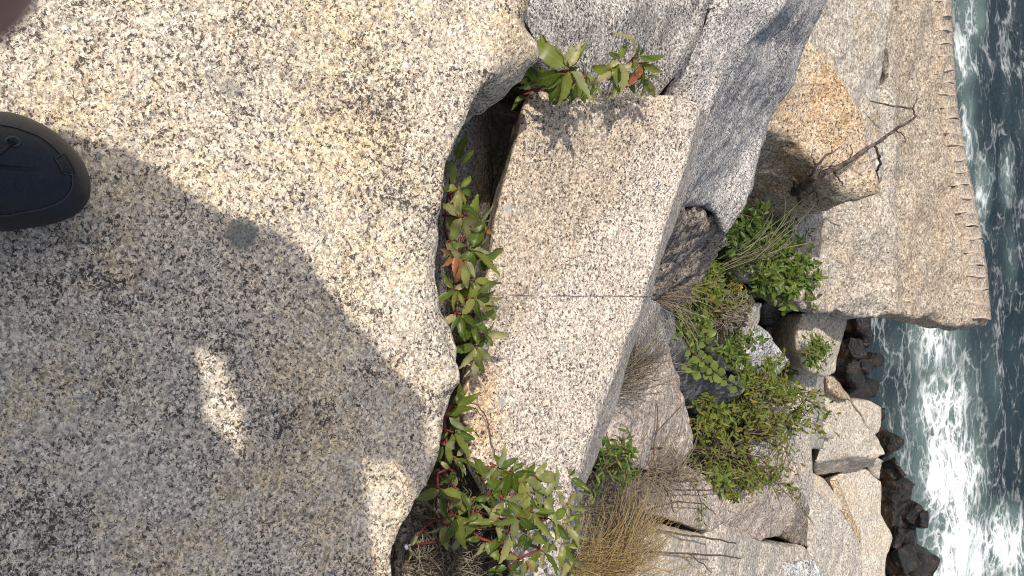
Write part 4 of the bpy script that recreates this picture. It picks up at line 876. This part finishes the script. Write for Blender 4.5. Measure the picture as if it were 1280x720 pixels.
# index finger lying over the phone's back: its edge crosses the corner of the view
e_ = (RT * 55 + UP * 50).normalized(); m_ = ray(26, 24).normalized()
nr = m_.cross(e_).normalized()
if nr.dot(RT) > 0: nr = -nr
FING = CAM + m_ * .030 + nr * .0071
wrist = CAM - RT * .11 - UP * .045 - FW * .0 + FW * .02
def hand(V, Fc, wr, palm_dir, across, nrm, fingers):
    """palm block plus five bent fingers"""
    for u in (0, .33, .66, 1):
        tube(V, Fc, [wr + across * (u - .5) * .045, wr + palm_dir * .05 + across * (u - .5) * .065, wr + palm_dir * .085 + across * (u - .5) * .07], [.016, .0155, .0125], 8)
    for pts, r in fingers: tube(V, Fc, pts, [r, r * .97, r * .9, r * .62], 10); ball(V, Fc, pts[-1], r * .66)
def body(V, Fc):
    ball(V, Fc, (.02, -.13, 1.585), (.078, .098, .115), 16, 12)
    tube(V, Fc, [(.01, -.24, 1.40), (.012, -.21, 1.47), (.015, -.17, 1.54)], [.062, .056, .055], 12)
    tube(V, Fc, [(.02, -.045, 1.575), (.02, -.022, 1.55), (.02, -.035, 1.54)], [.010, .014, .012], 8)       # nose
    tube(V, Fc, [(-.005, -.042, 1.52), (.02, -.032, 1.517), (.045, -.042, 1.52)], [.007, .009, .007], 8)     # lips
    for sx in (-1, 1):
        ball(V, Fc, (.02 + sx * .079, -.135, 1.575), (.011, .02, .032)); ball(V, Fc, (.02 + sx * .031, -.042, 1.592), (.014, .010, .010))
    # right hand behind the phone
    pd = (FING - e_ * .02 - wrist).normalized(); ac = FW.cross(pd).normalized(); base = wrist + FW * .012
    idx = [FING - e_ * .075 - FW * .004, FING - e_ * .04, FING, FING + e_ * .028 - FW * .010]
    fg = [(idx, .0088)]
    for k, (dr, ln) in enumerate(((.021, 1.0), (.041, .94), (.059, .78))):
        o = -RT * dr + FW * .002; fg.append(([p + o for p in idx[:3]] + [FING + e_ * .028 * ln - FW * .012 + o], .0086 - .0005 * k))
    fg.append(([wrist + pd * .03 - UP * .02 - FW * .006, wrist + pd * .055 - UP * .035 - FW * .02, wrist + pd * .08 - UP * .03 - FW * .034, wrist + pd * .10 - UP * .012 - FW * .036], .0105))
    hand(V, Fc, wrist, (idx[0] - wrist).normalized(), RT, FW, fg)
    tube(V, Fc, [(.30, -.20, 1.08), wrist + Vector((.05, -.03, 0)), wrist], [.040, .028, .026], 10)
    # left hand, thumb hooked in front
    lw = Vector((-.255, -.02, 1.12)); d = Vector((.8, .52, -.12)).normalized(); up_ = Vector((0, 0, 1)); f2 = []
    for k in range(4):
        b0 = lw + d * .08 + up_ * (.026 - k * .019); L = (.075, .083, .078, .062)[k]; c = Vector((.55, -.6, -.35))
        f2.append(([b0, b0 + d * L * .45, b0 + d * L * .75 + c * L * .2, b0 + d * L * .85 + c * L * .5], .0088 - .0004 * k))
    f2.append(([lw + d * .03 + up_ * .022, lw + d * .055 + up_ * .045, lw + d * .08 + up_ * .055, lw + d * .1 + up_ * .055], .0105))
    hand(V, Fc, lw, d, up_, Vector((0, 1, 0)), f2)
    tube(V, Fc, [(-.48, -.23, 1.22), (-.37, -.12, 1.16), lw], [.040, .032, .026], 10)
    for x, yv, kx, ky in ((-.095, -.115, -.115, -.22), (.15, -.36, .14, -.31)): tube(V, Fc, [(x, yv, .05), (x, yv, .14), (kx, ky, .5), (kx * .7, -.30, .9), (0, -.28, 1.1)], [.035, .037, .055, .08, .09], 10)
    tube(V, Fc, [(0, -.28, 1.0), (0, -.26, 1.25), (0, -.24, 1.42)], [.11, .12, .06], 10)
    tube(V, Fc, [(0, -.25, 1.34), (-.20, -.22, 1.38), (-.36, -.21, 1.32), (-.48, -.23, 1.22)], [.05, .05, .04, .038], 10); tube(V, Fc, [(0, -.25, 1.34), (.2, -.23, 1.36), (.30, -.20, 1.08)], [.05, .05, .038], 10)
pmesh('body', body, M_skin, .0035, 1)
def hair(V, Fc):
    ball(V, Fc, (.02, -.152, 1.605), (.088, .100, .115), 16, 12); ball(V, Fc, (.02, -.19, 1.56), (.08, .07, .10), 14, 10)
pmesh('hair', hair, M_hair, .008, 2)
def jacket(V, Fc):
    tube(V, Fc, [(0, -.33, .80), (0, -.34, .95), (0, -.35, 1.15), (0, -.33, 1.32), (0, -.29, 1.42)], [.17, .165, .16, .15, .08], 14)
    for sx in (-1, 1):
        tube(V, Fc, [(sx * .09, -.33, .80), (sx * .09, -.34, 1.1), (sx * .12, -.32, 1.34), (sx * .05, -.28, 1.43)], [.14, .13, .11, .06], 12)
    tube(V, Fc, [(-.05, -.26, 1.38), (-.20, -.23, 1.39), (-.36, -.21, 1.32), (-.49, -.235, 1.235)], [.075, .075, .058, .056], 12)
    tube(V, Fc, [(-.49, -.235, 1.235), (-.385, -.145, 1.18), (-.27, -.03, 1.12)], [.056, .052, .046], 12)
    tube(V, Fc, [(.05, -.26, 1.37), (.22, -.23, 1.36), (.30, -.22, 1.22), (.33, -.20, 1.08)], [.085, .083, .070, .066], 12)
    tube(V, Fc, [(.33, -.20, 1.08), (.22, -.13, 1.08), wrist + Vector((.045, -.03, 0))], [.066, .058, .046], 12)
    # unseen jacket flaps added on the left to fill out the body shadow
    for (a, b, c_, r0) in (((-.14, -.28, 1.15), (-.30, -.27, .92), (-.345, -.19, .66), .075), ((-.14, -.28, 1.12), (-.25, -.25, .85), (-.28, -.19, .48), .085), ((-.12, -.28, 1.1), (-.19, -.26, .8), (-.19, -.20, .44), .09),
                           ((-.16, -.29, 1.05), (-.36, -.27, .95), (-.40, -.20, .80), .06),
                           ((-.47, -.235, 1.22), (-.435, -.235, 1.02), (-.41, -.21, .86), .052), ((-.42, -.215, 1.16), (-.37, -.22, .98), (-.345, -.205, .80), .055), ((-.44, -.21, 1.2), (-.40, -.20, 1.08), (-.375, -.19, .95), .045), ((-.24, -.27, 1.02), (-.25, -.225, .92), (-.25, -.20, .75), .066), ((-.14, -.32, 1.24), (-.185, -.265, 1.10), (-.185, -.245, 1.0), .10)):
        tube(V, Fc, [a, b, c_], [r0, r0, r0 * .9], 10)
pmesh('jacket', jacket, M_jacket, .012, 3)
def trousers(V, Fc):
    tube(V, Fc, [(0, -.30, .98), (0, -.30, .84)], [.16, .165], 14)
    tube(V, Fc, [(-.09, -.30, .90), (-.115, -.22, .50), (-.095, -.125, .12)], [.105, .085, .068], 12)
    tube(V, Fc, [(.09, -.30, .90), (.14, -.31, .49), (.15, -.365, .12)], [.105, .085, .068], 12)
pmesh('trousers', trousers, M_trouser, .012, 3)

def shoe(outline, zb, ahead):
    """outline: closed loop of ground points round the shoe, toe first half; sub-parts under the shoe"""
    n_ = len(outline); ys_ = [p.y for p in outline]; y0, y1 = min(ys_), max(ys_)
    axis = []
    for p in outline:
        yy = min(max(p.y, y0 + .035), y1 - .045)
        l = [q.x for q in outline if abs(q.y - yy) < .03]; axis.append(Vector((sum((min(l), max(l))) / 2, yy, 0)))
    root = empty('shoe', (0, 0, 0)); root.parent = person
    def hgt(yv): t = (y1 - yv) / (y1 - y0); return .056 + .055 * max(0, min(1, (t - .12) / .5)) ** 1.2
    def surf(i, k):
        o, a = outline[i % n_], axis[i % n_]
        p = o.lerp(a, max(0, .97 * k)); h = zb + .026 + (hgt(p.y) - .026) * math.sin(min(1, k * 1.25) * math.pi / 2) ** .8
        return Vector((p.x, p.y, h))
    def ring(fn, ks): return [fn(i, k) for k in ks for i in range(n_)]
    # sole
    V = []; Fc = []
    lay = ((-.012, .08), (.004, .03), (.014, .02), (.026, .03), (.030, .08))
    for dz, ins in lay: V += [Vector((*(outline[i].lerp(axis[i], ins)).xy, zb + dz)) for i in range(n_)]
    for l in range(len(lay) - 1):
        for i in range(n_): a, b = l * n_ + i, l * n_ + (i + 1) % n_; Fc.append((a, b, b + n_, a + n_))
    Fc.append(tuple(range(n_ - 1, -1, -1))); Fc.append(tuple((len(lay) - 1) * n_ + i for i in range(n_)))
    def put(name, V, Fc, mat): return link(name, mesh(name, [v - PB for v in V], Fc), mat, root)
    put('sole', V, Fc, M_sole)
    ks = [0, .06, .14, .24, .36, .5, .66, .82, 1.0]; V = ring(surf, ks); Fc = []
    for l in range(len(ks) - 1):
        for i in range(n_): a, b = l * n_ + i, l * n_ + (i + 1) % n_; Fc.append((a, b, b + n_, a + n_))
    Fc.append(tuple((len(ks) - 1) * n_ + i for i in range(n_)))
    put('upper', V, Fc, M_shoe)
    V, Fc = [], []; tube(V, Fc, [surf(i, .30 + .10 * math.sin(i / n_ * math.pi * 2)) + Vector((0, 0, .0004)) for i in range(n_)], .0008, 5); put('seam', V, Fc, M_seam)
    return surf, put, n_
def smooth_loop(P, sub=3):
    out = []; n_ = len(P)
    for i in range(n_):
        p0, p1, p2, p3 = P[i - 1], P[i], P[(i + 1) % n_], P[(i + 2) % n_]
        for s_ in range(sub):
            t = s_ / sub
            out.append(.5 * ((2 * p1) + (p2 - p0) * t + (2 * p0 - 5 * p1 + 4 * p2 - p3) * t * t + (3 * p1 - p0 - 3 * p2 + p3) * t ** 3))
    return out
toe = [at(px, py, .02) for px, py in ((0, 142), (30, 148), (56, 160), (78, 175), (95, 193), (107, 213), (112, 233), (109, 252), (97, 267), (78, 277), (50, 284), (22, 288), (0, 290))]
for p in toe: p.z = 0
lx, rx = toe[0].x, toe[-1].x; ty = toe[0].y
back = [Vector((rx - .006, ty - .06, 0)), Vector((rx - .016, ty - .12, 0)), Vector((rx - .03, ty - .175, 0)), Vector(((lx + rx) / 2, ty - .193, 0)), Vector((lx + .03, ty - .175, 0)), Vector((lx + .016, ty - .12, 0)), Vector((lx + .004, ty - .06, 0))]
loop = smooth_loop(toe + back)
ZB = .008
surf, put, n_ = shoe(loop, ZB, 1)
# stitched toe badge and eyelets
V, Fc = [], []
ib = 11
for r_ in range(5):
    for c_ in range(7):
        V.append(surf(ib + c_, .32 + .26 * r_ / 4) + Vector((0, 0, .0016 if 0 < r_ < 4 and 0 < c_ < 6 else -.0005)))
for r_ in range(4):
    for c_ in range(6): a = r_ * 7 + c_; Fc.append((a, a + 1, a + 8, a + 7))
put('badge', V, Fc, M_sole)
V, Fc = [], []; tube(V, Fc, [surf(ib + c_, .31) + Vector((0, 0, .001)) for c_ in range(7)] + [surf(ib + 6, .31 + .27 * t) + Vector((0, 0, .001)) for t in (.5, 1)] + [surf(ib + 6 - c_, .585) + Vector((0, 0, .001)) for c_ in range(1, 7)] + [surf(ib, .31 + .27 * t) + Vector((0, 0, .001)) for t in (.5, 0)], .0006, 4); put('badge_stitching', V, Fc, M_seam)
for (i, k) in ((1, .60), (37, .62)):
    V, Fc = [], []; c = surf(i, k) + Vector((0, 0, .001)); tube(V, Fc, [c + Vector((math.cos(t) * .004, math.sin(t) * .006, 0)) for t in [j * math.pi / 5 for j in range(11)]], .0012, 5); put('eyelet', V, Fc, M_seam)
V, Fc = [], []; tube(V, Fc, [surf(1, .60), surf(1, .8) + Vector((0, -.01, .006)), surf(37, .8) + Vector((0, -.012, .006)), surf(37, .62)], .0022, 6); put('lace', V, Fc, M_shoe)
cx = sum(p.x for p in loop) / len(loop)
loop2 = [Vector((.15 - (p.x - cx), p.y - .26, 0)) for p in reversed(loop)]
shoe(loop2, ZB + .006, 1)

# phone behind the lens
ph = CAM - FW * .010 - RT * .052 - UP * .018
V = []; Fc = []
hx, hy, hz, rr = .074, .036, .0042, .010
ringp = []
for (cx_, cy_, a0) in ((hx - rr, hy - rr, 0), (-hx + rr, hy - rr, 90), (-hx + rr, -hy + rr, 180), (hx - rr, -hy + rr, 270)):
    for k in range(5): a = math.radians(a0 + k * 22.5); ringp.append((cx_ + rr * math.cos(a), cy_ + rr * math.sin(a)))
for (zz, ins) in ((-hz, .94), (-hz * .6, 1), (hz * .6, 1), (hz, .94)):
    for (a, b) in ringp: V.append(RT * a * ins + UP * b * ins + FW * zz)
m4 = len(ringp)
for l in range(3):
    for i in range(m4): a, b = l * m4 + i, l * m4 + (i + 1) % m4; Fc.append((a, b, b + m4, a + m4))
Fc.append(tuple(range(m4 - 1, -1, -1))); Fc.append(tuple(3 * m4 + i for i in range(m4)))
phone = empty('phone', ph); tag(phone, 'slim dark phone held by the photographer', 'phone')
M_phone = flat_mat('phone_shell', (.02, .02, .022), .3, .1, 50); M_screen = flat_mat('phone_screen', (.01, .01, .012), .1, .1, 50)
link('shell', mesh('shell', V, Fc, False), M_phone, phone)
V = [RT * a * .94 + UP * b * .94 - FW * (hz + .0004) for a, b in ringp]; link('screen', mesh('screen', V, [tuple(range(m4))], False), M_screen, phone)
